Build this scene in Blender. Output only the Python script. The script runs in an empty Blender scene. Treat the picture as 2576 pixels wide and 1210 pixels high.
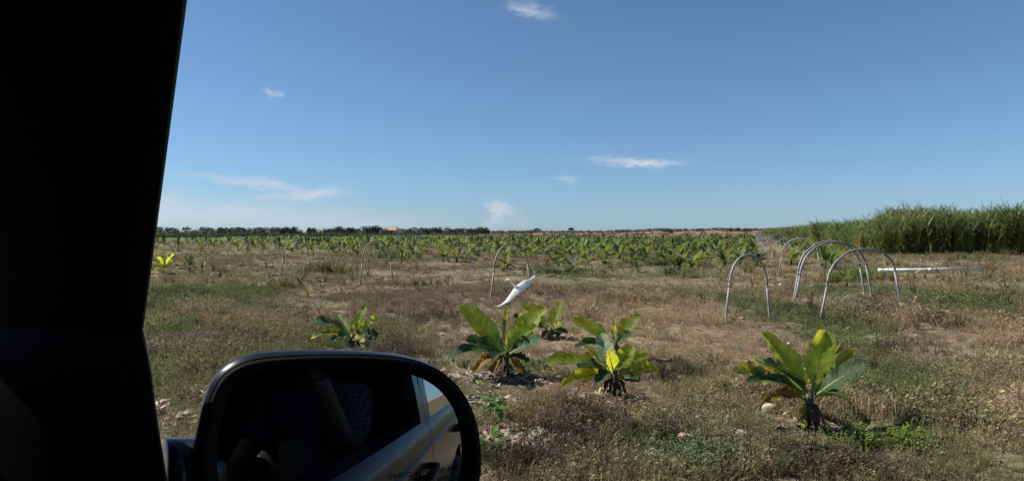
import bpy, bmesh, math, random
import numpy as np
from mathutils import Vector, Matrix

random.seed(7)
rng = np.random.default_rng(11)
scene = bpy.context.scene
COL = scene.collection
R = math.radians

# ------------------------------------------------------------------ camera, sky, sun, exposure
CAM_Z = 2.0                                   # eye above the field; the car stands on a raised dirt road
FPX, CX, CY, HZ = 1648.0, 1288.0, 605.0, 583.0
PITCH = math.atan((CY - HZ) / FPX)
cam_d = bpy.data.cameras.new('camera')
cam_d.sensor_width = 36.0
cam_d.lens = 36.0 * FPX / (2 * CX)
cam_d.clip_start = 0.02
cam_d.clip_end = 9000
cam = bpy.data.objects.new('camera', cam_d)
cam.location = (0, 0, CAM_Z)
cam.rotation_euler = (math.pi / 2 - PITCH, 0, 0)
COL.objects.link(cam)
scene.camera = cam

SUN_AZ = R(-80)       # measured from +Y towards +X
SUN_EL = R(42)
sun_to = Vector((math.sin(SUN_AZ) * math.cos(SUN_EL), math.cos(SUN_AZ) * math.cos(SUN_EL), math.sin(SUN_EL)))
sd = bpy.data.lights.new('sun', 'SUN')
sd.energy = 5.0
sd.angle = R(0.5)
sd.color = (1.0, 0.94, 0.85)
so = bpy.data.objects.new('sun', sd)
so.rotation_euler = (-sun_to).to_track_quat('-Z', 'Y').to_euler()
so.location = (-30, 10, 40)
COL.objects.link(so)

world = bpy.data.worlds.new('World')
scene.world = world
world.use_nodes = True
wt = world.node_tree
for n in list(wt.nodes):
    wt.nodes.remove(n)
WN = wt.nodes.new
WL = wt.links.new
sky = WN('ShaderNodeTexSky')
sky.sky_type = 'NISHITA'
sky.sun_disc = False
sky.sun_elevation = SUN_EL
sky.sun_rotation = SUN_AZ
sky.altitude = 0
sky.air_density = 1.0
sky.dust_density = 0.0
sky.ozone_density = 4.0
SKY_STRENGTH = 0.085


def wmath(op, a, b=None, clamp=False):
    n = WN('ShaderNodeMath')
    n.operation = op
    n.use_clamp = clamp
    for i, v in enumerate((a, b)):
        if v is None:
            continue
        if isinstance(v, (int, float)):
            n.inputs[i].default_value = v
        else:
            WL(v, n.inputs[i])
    return n.outputs[0]


tc = WN('ShaderNodeTexCoord')
sep = WN('ShaderNodeSeparateXYZ')
WL(tc.outputs['Generated'], sep.inputs[0])
az = wmath('ARCTAN2', sep.outputs[0], sep.outputs[1])
el = wmath('ARCSINE', sep.outputs[2])
cmb = WN('ShaderNodeCombineXYZ')
WL(az, cmb.inputs[0])
WL(wmath('MULTIPLY', el, 2.2), cmb.inputs[1])
nz = WN('ShaderNodeTexNoise')
nz.inputs['Scale'].default_value = 26.0
nz.inputs['Detail'].default_value = 7.0
nz.inputs['Roughness'].default_value = 0.62
WL(cmb.outputs[0], nz.inputs['Vector'])
nsep = WN('ShaderNodeSeparateColor')
WL(nz.outputs['Color'], nsep.inputs[0])
warp_a = wmath('MULTIPLY', wmath('SUBTRACT', nsep.outputs[0], 0.5), 0.075)
warp_e = wmath('MULTIPLY', wmath('SUBTRACT', nsep.outputs[1], 0.5), 0.028)
az_w = wmath('ADD', az, warp_a)
el_w = wmath('ADD', el, warp_e)
# clouds of this sky: bearing and elevation (degrees), half sizes (degrees), tilt (degrees), density
CLOUDS = [(1.2, 18.7, 1.5, 0.45, -14, .75), (2.6, 18.45, 1.4, 0.25, -8, .30),
          (-20.1, 11.2, .42, .30, -50, .65), (-19.8, 10.9, .3, .2, -50, .3),
          (10.5, 5.9, 2.4, .26, -2, .95), (12.3, 5.8, 1.7, .26, -1, .8), (8.3, 6.2, 1.8, .14, -5, .35),
          (4.8, 4.65, 1.0, .22, 0, .6),
          (-1.35, 2.1, .62, .62, 0, 1.15), (-1.5, 1.2, .6, .7, 0, .7), (-.3, 1.85, .65, .32, -12, .8), (.5, .9, 1.2, .5, 0, .25),
          (-22.5, 4.1, 3.4, .30, -5, .8), (-19.5, 3.7, 1.8, .36, -10, .75), (-16.2, 3.25, 1.7, .42, 5, 1.0), (-19, 2.9, 2.6, .26, 4, .75),
          (-27.5, 2.6, 1.2, .5, 20, .55), (-24, 1.4, 7.5, 1.0, 0, .85), (-14, .7, 7.0, .75, 0, .6), (-29, 1.1, 5, 1.4, 0, .4),
          (-62, 6, 6, 1.2, 4, .6), (58, 9, 5, .8, -6, .5), (120, 12, 9, 1.6, 5, .5), (170, 8, 8, 1.2, -3, .6), (-130, 10, 8, 1.4, 3, .5)]
acc = None
for (a0, e0, ha, he, tilt, dens) in CLOUDS:
    da = wmath('SUBTRACT', az_w, R(a0))
    de = wmath('SUBTRACT', el_w, R(e0))
    c, s = math.cos(R(tilt)), math.sin(R(tilt))
    p = wmath('DIVIDE', wmath('ADD', wmath('MULTIPLY', da, c), wmath('MULTIPLY', de, s)), R(ha))
    q = wmath('DIVIDE', wmath('SUBTRACT', wmath('MULTIPLY', de, c), wmath('MULTIPLY', da, s)), R(he))
    d2 = wmath('ADD', wmath('MULTIPLY', p, p), wmath('MULTIPLY', q, q))
    g = wmath('MULTIPLY', wmath('POWER', 2.71828, wmath('MULTIPLY', d2, -0.9)), dens)
    acc = g if acc is None else wmath('ADD', acc, g)
tex = wmath('ADD', wmath('MULTIPLY', nz.outputs[0], 1.1), 0.42)
cmask = wmath('MULTIPLY', wmath('MULTIPLY', acc, tex), 0.62, clamp=True)
tone = WN('ShaderNodeMix')
tone.data_type = 'RGBA'
tone.blend_type = 'MULTIPLY'
tone.inputs[0].default_value = 1.0
WL(sky.outputs[0], tone.inputs[6])
hz_ = wmath('POWER', 2.71828, wmath('MULTIPLY', wmath('MAXIMUM', el, 0.0), -1.0 / R(6.0)))
sky_tint = WN('ShaderNodeMix')            # tints the sky model by elevation, cooler in the low sky, all round
sky_tint.data_type = 'RGBA'
WL(hz_, sky_tint.inputs[0])
sky_tint.inputs[6].default_value = (.60, .69, .74, 1)
sky_tint.inputs[7].default_value = (.35, .51, .82, 1)
WL(sky_tint.outputs[2], tone.inputs[7])
mixc = WN('ShaderNodeMix')
mixc.data_type = 'RGBA'
WL(cmask, mixc.inputs[0])
WL(tone.outputs[2], mixc.inputs[6])
mixc.inputs[7].default_value = (4.6, 5.0, 5.6, 1)
bg = WN('ShaderNodeBackground')
bg.inputs[1].default_value = SKY_STRENGTH
WL(mixc.outputs[2], bg.inputs[0])
wo = WN('ShaderNodeOutputWorld')
WL(bg.outputs[0], wo.inputs[0])

scene.view_settings.view_transform = 'Standard'
scene.view_settings.look = 'None'
scene.view_settings.exposure = 0.68
scene.view_settings.gamma = 1.0
scene.view_settings.use_curve_mapping = False
scene.render.engine = 'CYCLES'
scene.cycles.max_bounces = 8
scene.cycles.transparent_max_bounces = 12
scene.cycles.caustics_reflective = False
scene.cycles.caustics_refractive = False
scene.cycles.use_denoising = True

# ------------------------------------------------------------------ helpers
CAR_F = Vector((-0.743, 0.669, 0.0)).normalized()      # the car's and the road's forward direction
CAR_R = Vector((CAR_F.y, -CAR_F.x, 0.0))               # out through the passenger window


def tag(o, label=None, cat=None, group=None, kind=None):
    if label: o['label'] = label
    if cat: o['category'] = cat
    if group: o['group'] = group
    if kind: o['kind'] = kind
    return o


def empty(name, loc=(0, 0, 0), rz=0.0):
    o = bpy.data.objects.new(name, None)
    o.empty_display_size = 0.2
    o.location = loc
    o.rotation_euler = (0, 0, rz)
    COL.objects.link(o)
    return o


def mesh_obj(name, verts, faces, mats, parent=None, smooth=False, midx=None, link=True):
    me = bpy.data.meshes.new(name)
    me.from_pydata([tuple(v) for v in verts], [], [tuple(f) for f in faces])
    for m in (mats if isinstance(mats, (list, tuple)) else [mats]):
        me.materials.append(m)
    if midx is not None:
        me.polygons.foreach_set('material_index', midx)
    if smooth:
        me.polygons.foreach_set('use_smooth', [True] * len(me.polygons))
    me.update()
    o = bpy.data.objects.new(name, me)
    if link:
        COL.objects.link(o)
    if parent is not None:
        o.parent = parent
    return o


def copy_obj(o, parent=None):
    c = o.copy()
    COL.objects.link(c)
    c.parent = parent
    return c


class MB:
    """collects simple shapes into one mesh"""
    def __init__(self):
        self.v, self.f, self.m = [], [], []

    def add(self, verts, faces, mi=0):
        k = len(self.v)
        self.v += [Vector(p) for p in verts]
        self.f += [tuple(i + k for i in f) for f in faces]
        self.m += [mi] * len(faces)
        return self

    def box(self, lo, hi, mi=0, M=None):
        x0, y0, z0 = lo
        x1, y1, z1 = hi
        vs = [Vector(p) for p in ((x0, y0, z0), (x1, y0, z0), (x1, y1, z0), (x0, y1, z0), (x0, y0, z1), (x1, y0, z1), (x1, y1, z1), (x0, y1, z1))]
        if M is not None:
            vs = [M @ p for p in vs]
        return self.add(vs, [(0, 3, 2, 1), (4, 5, 6, 7), (0, 1, 5, 4), (1, 2, 6, 5), (2, 3, 7, 6), (3, 0, 4, 7)], mi)

    def tube(self, pts, rad, n=8, mi=0, cap=True):
        pts = [Vector(p) for p in pts]
        rads = rad if isinstance(rad, (list, tuple)) else [rad] * len(pts)
        k = len(self.v)
        prev = None
        for i, p in enumerate(pts):
            t = (pts[min(i + 1, len(pts) - 1)] - pts[max(i - 1, 0)]).normalized()
            if prev is None:
                a = Vector((0, 0, 1)) if abs(t.z) < .9 else Vector((1, 0, 0))
                u = t.cross(a).normalized()
            else:
                u = (prev - t * prev.dot(t)).normalized()
            prev = u
            w = t.cross(u)
            for j in range(n):
                an = 2 * math.pi * j / n
                self.v.append(p + (u * math.cos(an) + w * math.sin(an)) * rads[i])
        for i in range(len(pts) - 1):
            for j in range(n):
                a, b = k + i * n + j, k + i * n + (j + 1) % n
                self.f.append((a, b, b + n, a + n))
                self.m.append(mi)
        if cap:
            self.f.append(tuple(k + j for j in reversed(range(n))))
            e = k + (len(pts) - 1) * n
            self.f.append(tuple(e + j for j in range(n)))
            self.m += [mi, mi]
        return self

    def rings(self, rings, mi=0, cap0=False, cap1=False, closed=True):
        """loft between rings of equal length"""
        n = len(rings[0])
        k = len(self.v)
        for r in rings:
            self.v += [Vector(p) for p in r]
        for i in range(len(rings) - 1):
            for j in range(n if closed else n - 1):
                a, b = k + i * n + j, k + i * n + (j + 1) % n
                self.f.append((a, b, b + n, a + n))
                self.m.append(mi)
        if cap0:
            self.f.append(tuple(k + j for j in reversed(range(n)))); self.m.append(mi)
        if cap1:
            e = k + (len(rings) - 1) * n
            self.f.append(tuple(e + j for j in range(n))); self.m.append(mi)
        return self

    def build(self, name, mats, parent=None, smooth=False, link=True):
        return mesh_obj(name, self.v, self.f, mats, parent, smooth, self.m, link)


def auto_smooth(o, ang=35):
    me = o.data
    me.polygons.foreach_set('use_smooth', [True] * len(me.polygons))
    me.set_sharp_from_angle(angle=R(ang))


def bevel(o, w=.006, seg=2):
    m = o.modifiers.new('bevel', 'BEVEL')
    m.width = w
    m.segments = seg
    m.limit_method = 'ANGLE'
    m.angle_limit = R(40)
    return o


# ---- materials
def mat(name, col, rough=.7, metal=0.0, spec=.4, noise=0.0, nscale=8.0, col2=None, bump=0.0, bscale=60.0, coat=0.0, trans=0.0, tcol=None, obj_rand=0.0, coords='Object'):
    m = bpy.data.materials.new(name)
    m.use_nodes = True
    nt = m.node_tree
    b = nt.nodes['Principled BSDF']
    L = nt.links.new
    b.inputs['Base Color'].default_value = (*col, 1)
    b.inputs['Roughness'].default_value = rough
    b.inputs['Metallic'].default_value = metal
    b.inputs['Specular IOR Level'].default_value = spec
    if coat:
        b.inputs['Coat Weight'].default_value = coat
        b.inputs['Coat Roughness'].default_value = .04
    src = None
    t = nt.nodes.new('ShaderNodeTexCoord')
    if noise > 0:
        n = nt.nodes.new('ShaderNodeTexNoise')
        n.inputs['Scale'].default_value = nscale
        n.inputs['Detail'].default_value = 5
        L(t.outputs[coords], n.inputs['Vector'])
        r = nt.nodes.new('ShaderNodeMapRange')
        r.inputs[1].default_value = .32
        r.inputs[2].default_value = .68
        L(n.outputs[0], r.inputs[0])
        mx = nt.nodes.new('ShaderNodeMix')
        mx.data_type = 'RGBA'
        c2 = col2 or tuple(c * (1 - noise) for c in col)
        mx.inputs[6].default_value = (*col, 1)
        mx.inputs[7].default_value = (*c2, 1)
        L(r.outputs[0], mx.inputs[0])
        src = mx.outputs[2]
    if obj_rand > 0:
        oi = nt.nodes.new('ShaderNodeObjectInfo')
        r = nt.nodes.new('ShaderNodeMapRange')
        r.inputs[3].default_value = 1 - obj_rand
        r.inputs[4].default_value = 1 + obj_rand
        L(oi.outputs['Random'], r.inputs[0])
        hs = nt.nodes.new('ShaderNodeHueSaturation')
        L(r.outputs[0], hs.inputs['Value'])
        if src: L(src, hs.inputs['Color'])
        else: hs.inputs['Color'].default_value = (*col, 1)
        src = hs.outputs[0]
    if src:
        L(src, b.inputs['Base Color'])
    if bump > 0:
        n = nt.nodes.new('ShaderNodeTexNoise')
        n.inputs['Scale'].default_value = bscale
        n.inputs['Detail'].default_value = 4
        L(t.outputs[coords], n.inputs['Vector'])
        bp = nt.nodes.new('ShaderNodeBump')
        bp.inputs['Strength'].default_value = bump
        bp.inputs['Distance'].default_value = .02
        L(n.outputs[0], bp.inputs['Height'])
        L(bp.outputs[0], b.inputs['Normal'])
    if trans > 0:
        tr = nt.nodes.new('ShaderNodeBsdfTranslucent')
        tr.inputs[0].default_value = (*(tcol or col), 1)
        ms = nt.nodes.new('ShaderNodeMixShader')
        ms.inputs[0].default_value = trans
        L(b.outputs[0], ms.inputs[1])
        L(tr.outputs[0], ms.inputs[2])
        L(ms.outputs[0], nt.nodes['Material Output'].inputs[0])
    return m


def leaf_mat(name, col, col2, tcol, trans=.4, rough=.42, patch=None, patch_at=.6):
    """banana leaf: fine side veins along the UV, uneven colour, light coming through"""
    m = bpy.data.materials.new(name)
    m.use_nodes = True
    nt = m.node_tree
    L = nt.links.new
    N = nt.nodes.new
    b = nt.nodes['Principled BSDF']
    b.inputs['Roughness'].default_value = rough
    b.inputs['Specular IOR Level'].default_value = .35
    uv = N('ShaderNodeTexCoord')
    sp = N('ShaderNodeSeparateXYZ')
    L(uv.outputs['UV'], sp.inputs[0])
    # veins run outwards from the midrib, leaning to the tip
    ab = N('ShaderNodeMath'); ab.operation = 'ABSOLUTE'; L(sp.outputs[0], ab.inputs[0])
    k = N('ShaderNodeMath'); k.operation = 'MULTIPLY_ADD'; L(ab.outputs[0], k.inputs[0]); k.inputs[1].default_value = -.12; L(sp.outputs[1], k.inputs[2])
    w = N('ShaderNodeMath'); w.operation = 'MULTIPLY'; L(k.outputs[0], w.inputs[0]); w.inputs[1].default_value = 190
    s = N('ShaderNodeMath'); s.operation = 'SINE'; L(w.outputs[0], s.inputs[0])
    n = N('ShaderNodeTexNoise'); n.inputs['Scale'].default_value = 1.0; n.inputs['Detail'].default_value = 5
    mp = N('ShaderNodeCombineXYZ')
    us_ = N('ShaderNodeMath'); us_.operation = 'MULTIPLY'; us_.inputs[1].default_value = 1.1; L(sp.outputs[0], us_.inputs[0])
    vs_ = N('ShaderNodeMath'); vs_.operation = 'MULTIPLY'; vs_.inputs[1].default_value = 13.0; L(k.outputs[0], vs_.inputs[0])
    oj = N('ShaderNodeObjectInfo')
    oz = N('ShaderNodeMath'); oz.operation = 'MULTIPLY'; oz.inputs[1].default_value = 40.0; L(oj.outputs['Random'], oz.inputs[0])
    L(us_.outputs[0], mp.inputs[0]); L(vs_.outputs[0], mp.inputs[1]); L(oz.outputs[0], mp.inputs[2])
    L(mp.outputs[0], n.inputs['Vector'])
    r = N('ShaderNodeMapRange'); r.inputs[1].default_value = .35; r.inputs[2].default_value = .65; L(n.outputs[0], r.inputs[0])
    vs = N('ShaderNodeMath'); vs.operation = 'MULTIPLY_ADD'; L(s.outputs[0], vs.inputs[0]); vs.inputs[1].default_value = .14; L(r.outputs[0], vs.inputs[2])
    mx = N('ShaderNodeMix'); mx.data_type = 'RGBA'; mx.inputs[6].default_value = (*col, 1); mx.inputs[7].default_value = (*col2, 1)
    L(vs.outputs[0], mx.inputs[0])
    oi = N('ShaderNodeObjectInfo')
    rr = N('ShaderNodeMapRange'); rr.inputs[3].default_value = .78; rr.inputs[4].default_value = 1.2; L(oi.outputs['Random'], rr.inputs[0])
    hs = N('ShaderNodeHueSaturation'); L(rr.outputs[0], hs.inputs['Value']); L(mx.outputs[2], hs.inputs['Color'])
    out = hs.outputs[0]
    tsrc = None
    # scorched margins
    eg = N('ShaderNodeMath'); eg.operation = 'MULTIPLY_ADD'; L(n.outputs[0], eg.inputs[0]); eg.inputs[1].default_value = .55; L(ab.outputs[0], eg.inputs[2])
    er = N('ShaderNodeMapRange'); er.inputs[1].default_value = 1.22; er.inputs[2].default_value = 1.34; L(eg.outputs[0], er.inputs[0])
    em = N('ShaderNodeMix'); em.data_type = 'RGBA'; L(er.outputs[0], em.inputs[0]); L(out, em.inputs[6]); em.inputs[7].default_value = (.20, .15, .05, 1)
    out = em.outputs[2]
    tm = N('ShaderNodeMix'); tm.data_type = 'RGBA'; L(vs.outputs[0], tm.inputs[0]); tm.inputs[6].default_value = (*[c_ * .62 for c_ in tcol], 1); tm.inputs[7].default_value = (*tcol, 1)
    tsrc = tm.outputs[2]
    if patch:
        n2 = N('ShaderNodeTexNoise'); n2.inputs['Scale'].default_value = 7; L(uv.outputs['Object'], n2.inputs['Vector'])
        r2 = N('ShaderNodeMapRange'); r2.inputs[1].default_value = patch_at - .06; r2.inputs[2].default_value = patch_at + .06; L(n2.outputs[0], r2.inputs[0])
        m2 = N('ShaderNodeMix'); m2.data_type = 'RGBA'; L(r2.outputs[0], m2.inputs[0]); L(out, m2.inputs[6]); m2.inputs[7].default_value = (*patch, 1)
        out = m2.outputs[2]
        m3 = N('ShaderNodeMix'); m3.data_type = 'RGBA'; L(r2.outputs[0], m3.inputs[0]); L(tsrc, m3.inputs[6]); m3.inputs[7].default_value = (*patch, 1)
        tsrc = m3.outputs[2]
    L(out, b.inputs['Base Color'])
    bp = N('ShaderNodeBump'); bp.inputs['Strength'].default_value = .5; bp.inputs['Distance'].default_value = .012
    L(vs.outputs[0], bp.inputs['Height']); L(bp.outputs[0], b.inputs['Normal'])
    tr = N('ShaderNodeBsdfTranslucent')
    tr.inputs[0].default_value = (*tcol, 1)
    if tsrc: L(tsrc, tr.inputs[0])
    ms = N('ShaderNodeMixShader'); ms.inputs[0].default_value = trans
    L(b.outputs[0], ms.inputs[1]); L(tr.outputs[0], ms.inputs[2])
    L(ms.outputs[0], nt.nodes['Material Output'].inputs[0])
    return m


def tint_mat(name, trans=.3, rough=.75, tmul=1.0):
    """plant material coloured by the scatter point's tint and the blade's own shade"""
    m = bpy.data.materials.new(name)
    m.use_nodes = True
    nt = m.node_tree
    L = nt.links.new
    b = nt.nodes['Principled BSDF']
    b.inputs['Roughness'].default_value = rough
    b.inputs['Specular IOR Level'].default_value = .2
    a = nt.nodes.new('ShaderNodeAttribute'); a.attribute_type = 'INSTANCER'; a.attribute_name = 'tint'
    v = nt.nodes.new('ShaderNodeAttribute'); v.attribute_type = 'GEOMETRY'; v.attribute_name = 'shade'
    mx = nt.nodes.new('ShaderNodeMix'); mx.data_type = 'RGBA'; mx.blend_type = 'MULTIPLY'; mx.inputs[0].default_value = 1
    L(a.outputs['Color'], mx.inputs[6]); L(v.outputs['Color'], mx.inputs[7])
    L(mx.outputs[2], b.inputs['Base Color'])
    tr = nt.nodes.new('ShaderNodeBsdfTranslucent'); L(mx.outputs[2], tr.inputs[0])
    ms = nt.nodes.new('ShaderNodeMixShader'); ms.inputs[0].default_value = trans
    L(b.outputs[0], ms.inputs[1]); L(tr.outputs[0], ms.inputs[2])
    L(ms.outputs[0], nt.nodes['Material Output'].inputs[0])
    return m


# ------------------------------------------------------------------ terrain
def vnoise(x, y, s, seed=0):
    x = np.asarray(x, float) / s + seed * 17.31
    y = np.asarray(y, float) / s - seed * 9.73
    xi, yi = np.floor(x), np.floor(y)
    fx, fy = x - xi, y - yi
    fx, fy = fx * fx * (3 - 2 * fx), fy * fy * (3 - 2 * fy)

    def h(i, j):
        t = np.sin(i * 127.1 + j * 311.7 + seed * 74.7) * 43758.5453
        return t - np.floor(t)
    return (h(xi, yi) * (1 - fx) + h(xi + 1, yi) * fx) * (1 - fy) + (h(xi, yi + 1) * (1 - fx) + h(xi + 1, yi + 1) * fx) * fy


def fbm(x, y, s, seed=0, o=4):
    t, a, n = 0, .5, 0
    for i in range(o):
        t = t + a * vnoise(x, y, s / 2 ** i, seed + i)
        n += a
        a *= .5
    return t / n


def sstep(a, b, v):
    t = np.clip((v - a) / (b - a), 0, 1)
    return t * t * (3 - 2 * t)


def outward(x, y):
    return x * CAR_R.x + y * CAR_R.y


def ground_z(x, y, micro=True):
    x = np.asarray(x, float)
    y = np.asarray(y, float)
    d = np.hypot(x, y)
    o = outward(x, y)
    z = .6 * (1 - sstep(1.35, 3.2, o + .35 * (vnoise(x, y, 1.7, 3) - .5))) * sstep(-10, -7, o)
    q = (x - 7.3 - .362 * (y - 17)) * .94
    z = z + .24 * sstep(.2, 3.0, q) * sstep(6, 12, y)
    # soft banks in the field
    z = z + .42 * (fbm(x, y, 5, 21) - .5) * sstep(3, 6, o) * (1 - sstep(40, 90, d))
    # far, low ridges
    az_ = np.arctan2(x, np.maximum(y, 1e-3))
    z = z + sstep(420, 900, d) * (1.2 + 3.4 * sstep(.06, .30, az_)) * (.7 + .5 * vnoise(az_ * 40, az_ * 0, 1.6, 5)) * (y > 0)
    if micro:
        fld = sstep(1.3, 2.4, o)
        z = z + (.20 * (fbm(x, y, 1.3, 1) - .5) + .06 * (fbm(x, y, .35, 8, 3) - .5)) * fld * (1 - sstep(50, 120, d))
        z = z + .018 * (fbm(x, y, .5, 9, 3) - .5) * (1 - fld)
    return z


def gz(x, y):
    return float(ground_z(np.array([x]), np.array([y]))[0])


def ray(px, py):
    """world direction through a point of the photograph (forward component close to 1)"""
    d = Vector(((px - CX) / FPX, 1.0, -(py - CY) / FPX))
    c, s = math.cos(PITCH), math.sin(PITCH)
    return Vector((d.x, d.y * c + d.z * s, d.z * c - d.y * s))


def on_ground(px, py):
    d = ray(px, py)
    t = CAM_Z / max(-d.z, 1e-4)
    for _ in range(12):
        x, y = d.x * t, d.y * t
        z = float(ground_z(np.array([x]), np.array([y]), False)[0])
        t = .5 * t + .5 * (CAM_Z - z) / max(-d.z, 1e-4)
    x, y = d.x * t, d.y * t
    return Vector((x, y, gz(x, y)))


def at_depth(px, py, Y):
    d = ray(px, py)
    k = Y / d.y
    return Vector((d.x * k, Y, CAM_Z + d.z * k))


# colours of what grows where (albedo)
STRAW = np.array((.360, .275, .170))
RUST = np.array((.225, .160, .118))
OLIVE = np.array((.205, .182, .098))
GREEN = np.array((.125, .160, .060))
SOIL = np.array((.215, .175, .120))
ORANGE = np.array((.255, .160, .105))


def patch_list(items):
    out = []
    for (px, py, rx, ry, w) in items:
        c = on_ground(px, py)
        n = on_ground(px, py + ry * .5)
        f = on_ground(px, py - ry * .5)
        out.append((c.x, c.y, max(rx / FPX * c.y, .3), max((f.y - n.y), .4), w))
    return out


GREEN_P = patch_list([(2130, 840, 130, 40, .8), (1900, 770, 90, 25, .7), (2230, 740, 90, 45, .7), (1400, 685, 60, 18, .9), (620, 750, 160, 40, .35),
                      (470, 740, 90, 40, .35), (2150, 960, 130, 60, .5), (1700, 940, 80, 40, .5), (1650, 1150, 160, 60, .3), (900, 860, 80, 14, .7),
                      (1300, 930, 60, 25, .6), (2190, 1090, 90, 30, .8), (1700, 690, 70, 14, .5), (560, 860, 60, 20, .5), (450, 840, 60, 40, .4), (2180, 890, 150, 60, .45), (2250, 1000, 120, 60, .4)])
RUST_P = patch_list([(950, 735, 230, 22, .9), (1130, 770, 150, 30, .6), (1080, 690, 110, 22, .8), (1330, 650, 60, 16, .7), (2090, 755, 90, 16, .9),
                     (1870, 650, 60, 14, .7), (1620, 690, 80, 12, .6), (1480, 760, 160, 30, .3), (1420, 980, 90, 30, .5), (1700, 870, 120, 30, .5),
                     (480, 890, 60, 26, .7), (720, 660, 90, 14, .5), (1400, 1100, 80, 40, .6), (1150, 850, 80, 40, .4)])
STRAW_P = patch_list([(1780, 890, 200, 60, .8), (1700, 780, 200, 40, .6), (1560, 700, 150, 20, .5), (1700, 840, 200, 40, .5)])


def blobs(P, x, y):
    t = 0
    for (cx, cy, rx, ry, w) in P:
        t = t + w * np.exp(-(((x - cx) / rx) ** 2 + ((y - cy) / ry) ** 2))
    return t


def cover(x, y):
    """colour and bareness of the field at a place"""
    x = np.asarray(x, float)
    y = np.asarray(y, float)
    n1, n2, n3 = fbm(x, y, 7, 31), fbm(x, y, 2.2, 32), fbm(x, y, 22, 33)
    g = sstep(.46, .76, .45 * n1 + .3 * n2 + .25 * n3 + blobs(GREEN_P, x, y) * .55)
    r = sstep(.50, .74, .4 * fbm(x, y, 6, 41) + .3 * fbm(x, y, 1.6, 42) + .3 * (1 - n3) + blobs(RUST_P, x, y) * .45 - blobs(STRAW_P, x, y) * .3)
    ol = sstep(.35, .62, .5 * fbm(x, y, 5, 51) + .5 * fbm(x, y, 1.5, 52) + .12 * sstep(0, -12, x) - blobs(STRAW_P, x, y) * .35)
    c = STRAW[None] * np.ones((x.size, 1))
    c = c * (1 - ol[:, None] * .85) + OLIVE[None] * ol[:, None] * .85
    c = c * (1 - r[:, None] * .9) + RUST[None] * r[:, None] * .9
    c = c * (1 - g[:, None] * .9) + GREEN[None] * g[:, None] * .9
    return c, r * (1 - g)


# the sheet of ground: rings round the camera out to the horizon
radii = [0.0, .35]
while radii[-1] < 5200:
    radii.append(radii[-1] * (1.024 if radii[-1] < 140 else 1.045) + .004)
bear = list(np.arange(-58, 58.01, .34)) + list(np.arange(61, 302, 3.0))
bear = np.radians(np.array(bear))
rad = np.array(radii[1:])
gx = np.outer(rad, np.sin(bear)).ravel()
gy = np.outer(rad, np.cos(bear)).ravel()
gzv = ground_z(gx, gy)
gc, gbare = cover(gx, gy)
gd = np.hypot(gx, gy)
go = outward(gx, gy)
dirt = SOIL[None] * (.72 + .6 * fbm(gx, gy, .9, 61)[:, None])
col = (gc * .6 + dirt * .4) * .86
near_soil = gc * .45 * .8 + dirt * .55 * .8
wn = (1 - sstep(18, 60, gd))[:, None]
col = col * (1 - wn) + near_soil * wn
# far: bare orange soil, with green strips on the left
gaz = np.degrees(np.arctan2(gx, np.maximum(gy, 1e-3)))
strip = fbm(gx * .15, gy, 60, 71)
fo = (sstep(170, 300, gd) * sstep(-14, 4, gaz + 6 * (strip - .5)))[:, None]
far_c = ORANGE[None] * (.55 + .8 * fbm(gx * .3, gy, 90, 72)[:, None])
fg = (sstep(.5, .62, fbm(gx * .12, gy, 130, 73)) * .7)[:, None]
far_c = far_c * (1 - fg) + np.array((.12, .125, .06))[None] * fg
col = col * (1 - fo) + far_c * fo
fl = (sstep(120, 220, gd) * (1 - sstep(-14, 4, gaz)))[:, None]
col = col * (1 - fl) + (np.array((.115, .13, .055))[None] * (.7 + .6 * strip[:, None])) * fl
rd = (1 - sstep(.9, 2.2, go + .8 * (fbm(gx, gy, 1.2, 81) - .5)))[:, None] * (go > -9)[:, None]
col = col * (1 - rd) + (np.array((.36, .285, .20))[None] * (.75 + .5 * fbm(gx, gy, .8, 82)[:, None])) * rd
nb = len(bear)
verts = [(0, 0, gz(0, 0))] + list(zip(gx, gy, gzv))
faces = [(0, 1 + (j + 1) % nb, 1 + j) for j in range(nb)]
I, J = np.meshgrid(np.arange(len(rad) - 1), np.arange(nb), indexing='ij')
a = 1 + I * nb + J
b = 1 + I * nb + (J + 1) % nb
faces += list(zip(a.ravel().tolist(), b.ravel().tolist(), (b + nb).ravel().tolist(), (a + nb).ravel().tolist()))
m_ground = bpy.data.materials.new('field soil')
m_ground.use_nodes = True
nt = m_ground.node_tree
L = nt.links.new
bs = nt.nodes['Principled BSDF']
bs.inputs['Roughness'].default_value = .95
bs.inputs['Specular IOR Level'].default_value = .1
at = nt.nodes.new('ShaderNodeAttribute'); at.attribute_name = 'tint'
geo = nt.nodes.new('ShaderNodeNewGeometry')
n1 = nt.nodes.new('ShaderNodeTexNoise'); n1.inputs['Scale'].default_value = 9; n1.inputs['Detail'].default_value = 8; n1.inputs['Roughness'].default_value = .7
L(geo.outputs['Position'], n1.inputs['Vector'])
mr = nt.nodes.new('ShaderNodeMapRange'); mr.inputs[1].default_value = .3; mr.inputs[2].default_value = .72; mr.inputs[3].default_value = .45; mr.inputs[4].default_value = 1.5
L(n1.outputs[0], mr.inputs[0])
n2 = nt.nodes.new('ShaderNodeTexNoise'); n2.inputs['Scale'].default_value = .7; n2.inputs['Detail'].default_value = 6
L(geo.outputs['Position'], n2.inputs['Vector'])
mr2 = nt.nodes.new('ShaderNodeMapRange'); mr2.inputs[1].default_value = .3; mr2.inputs[2].default_value = .7; mr2.inputs[3].default_value = .7; mr2.inputs[4].default_value = 1.25
L(n2.outputs[0], mr2.inputs[0])
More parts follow.
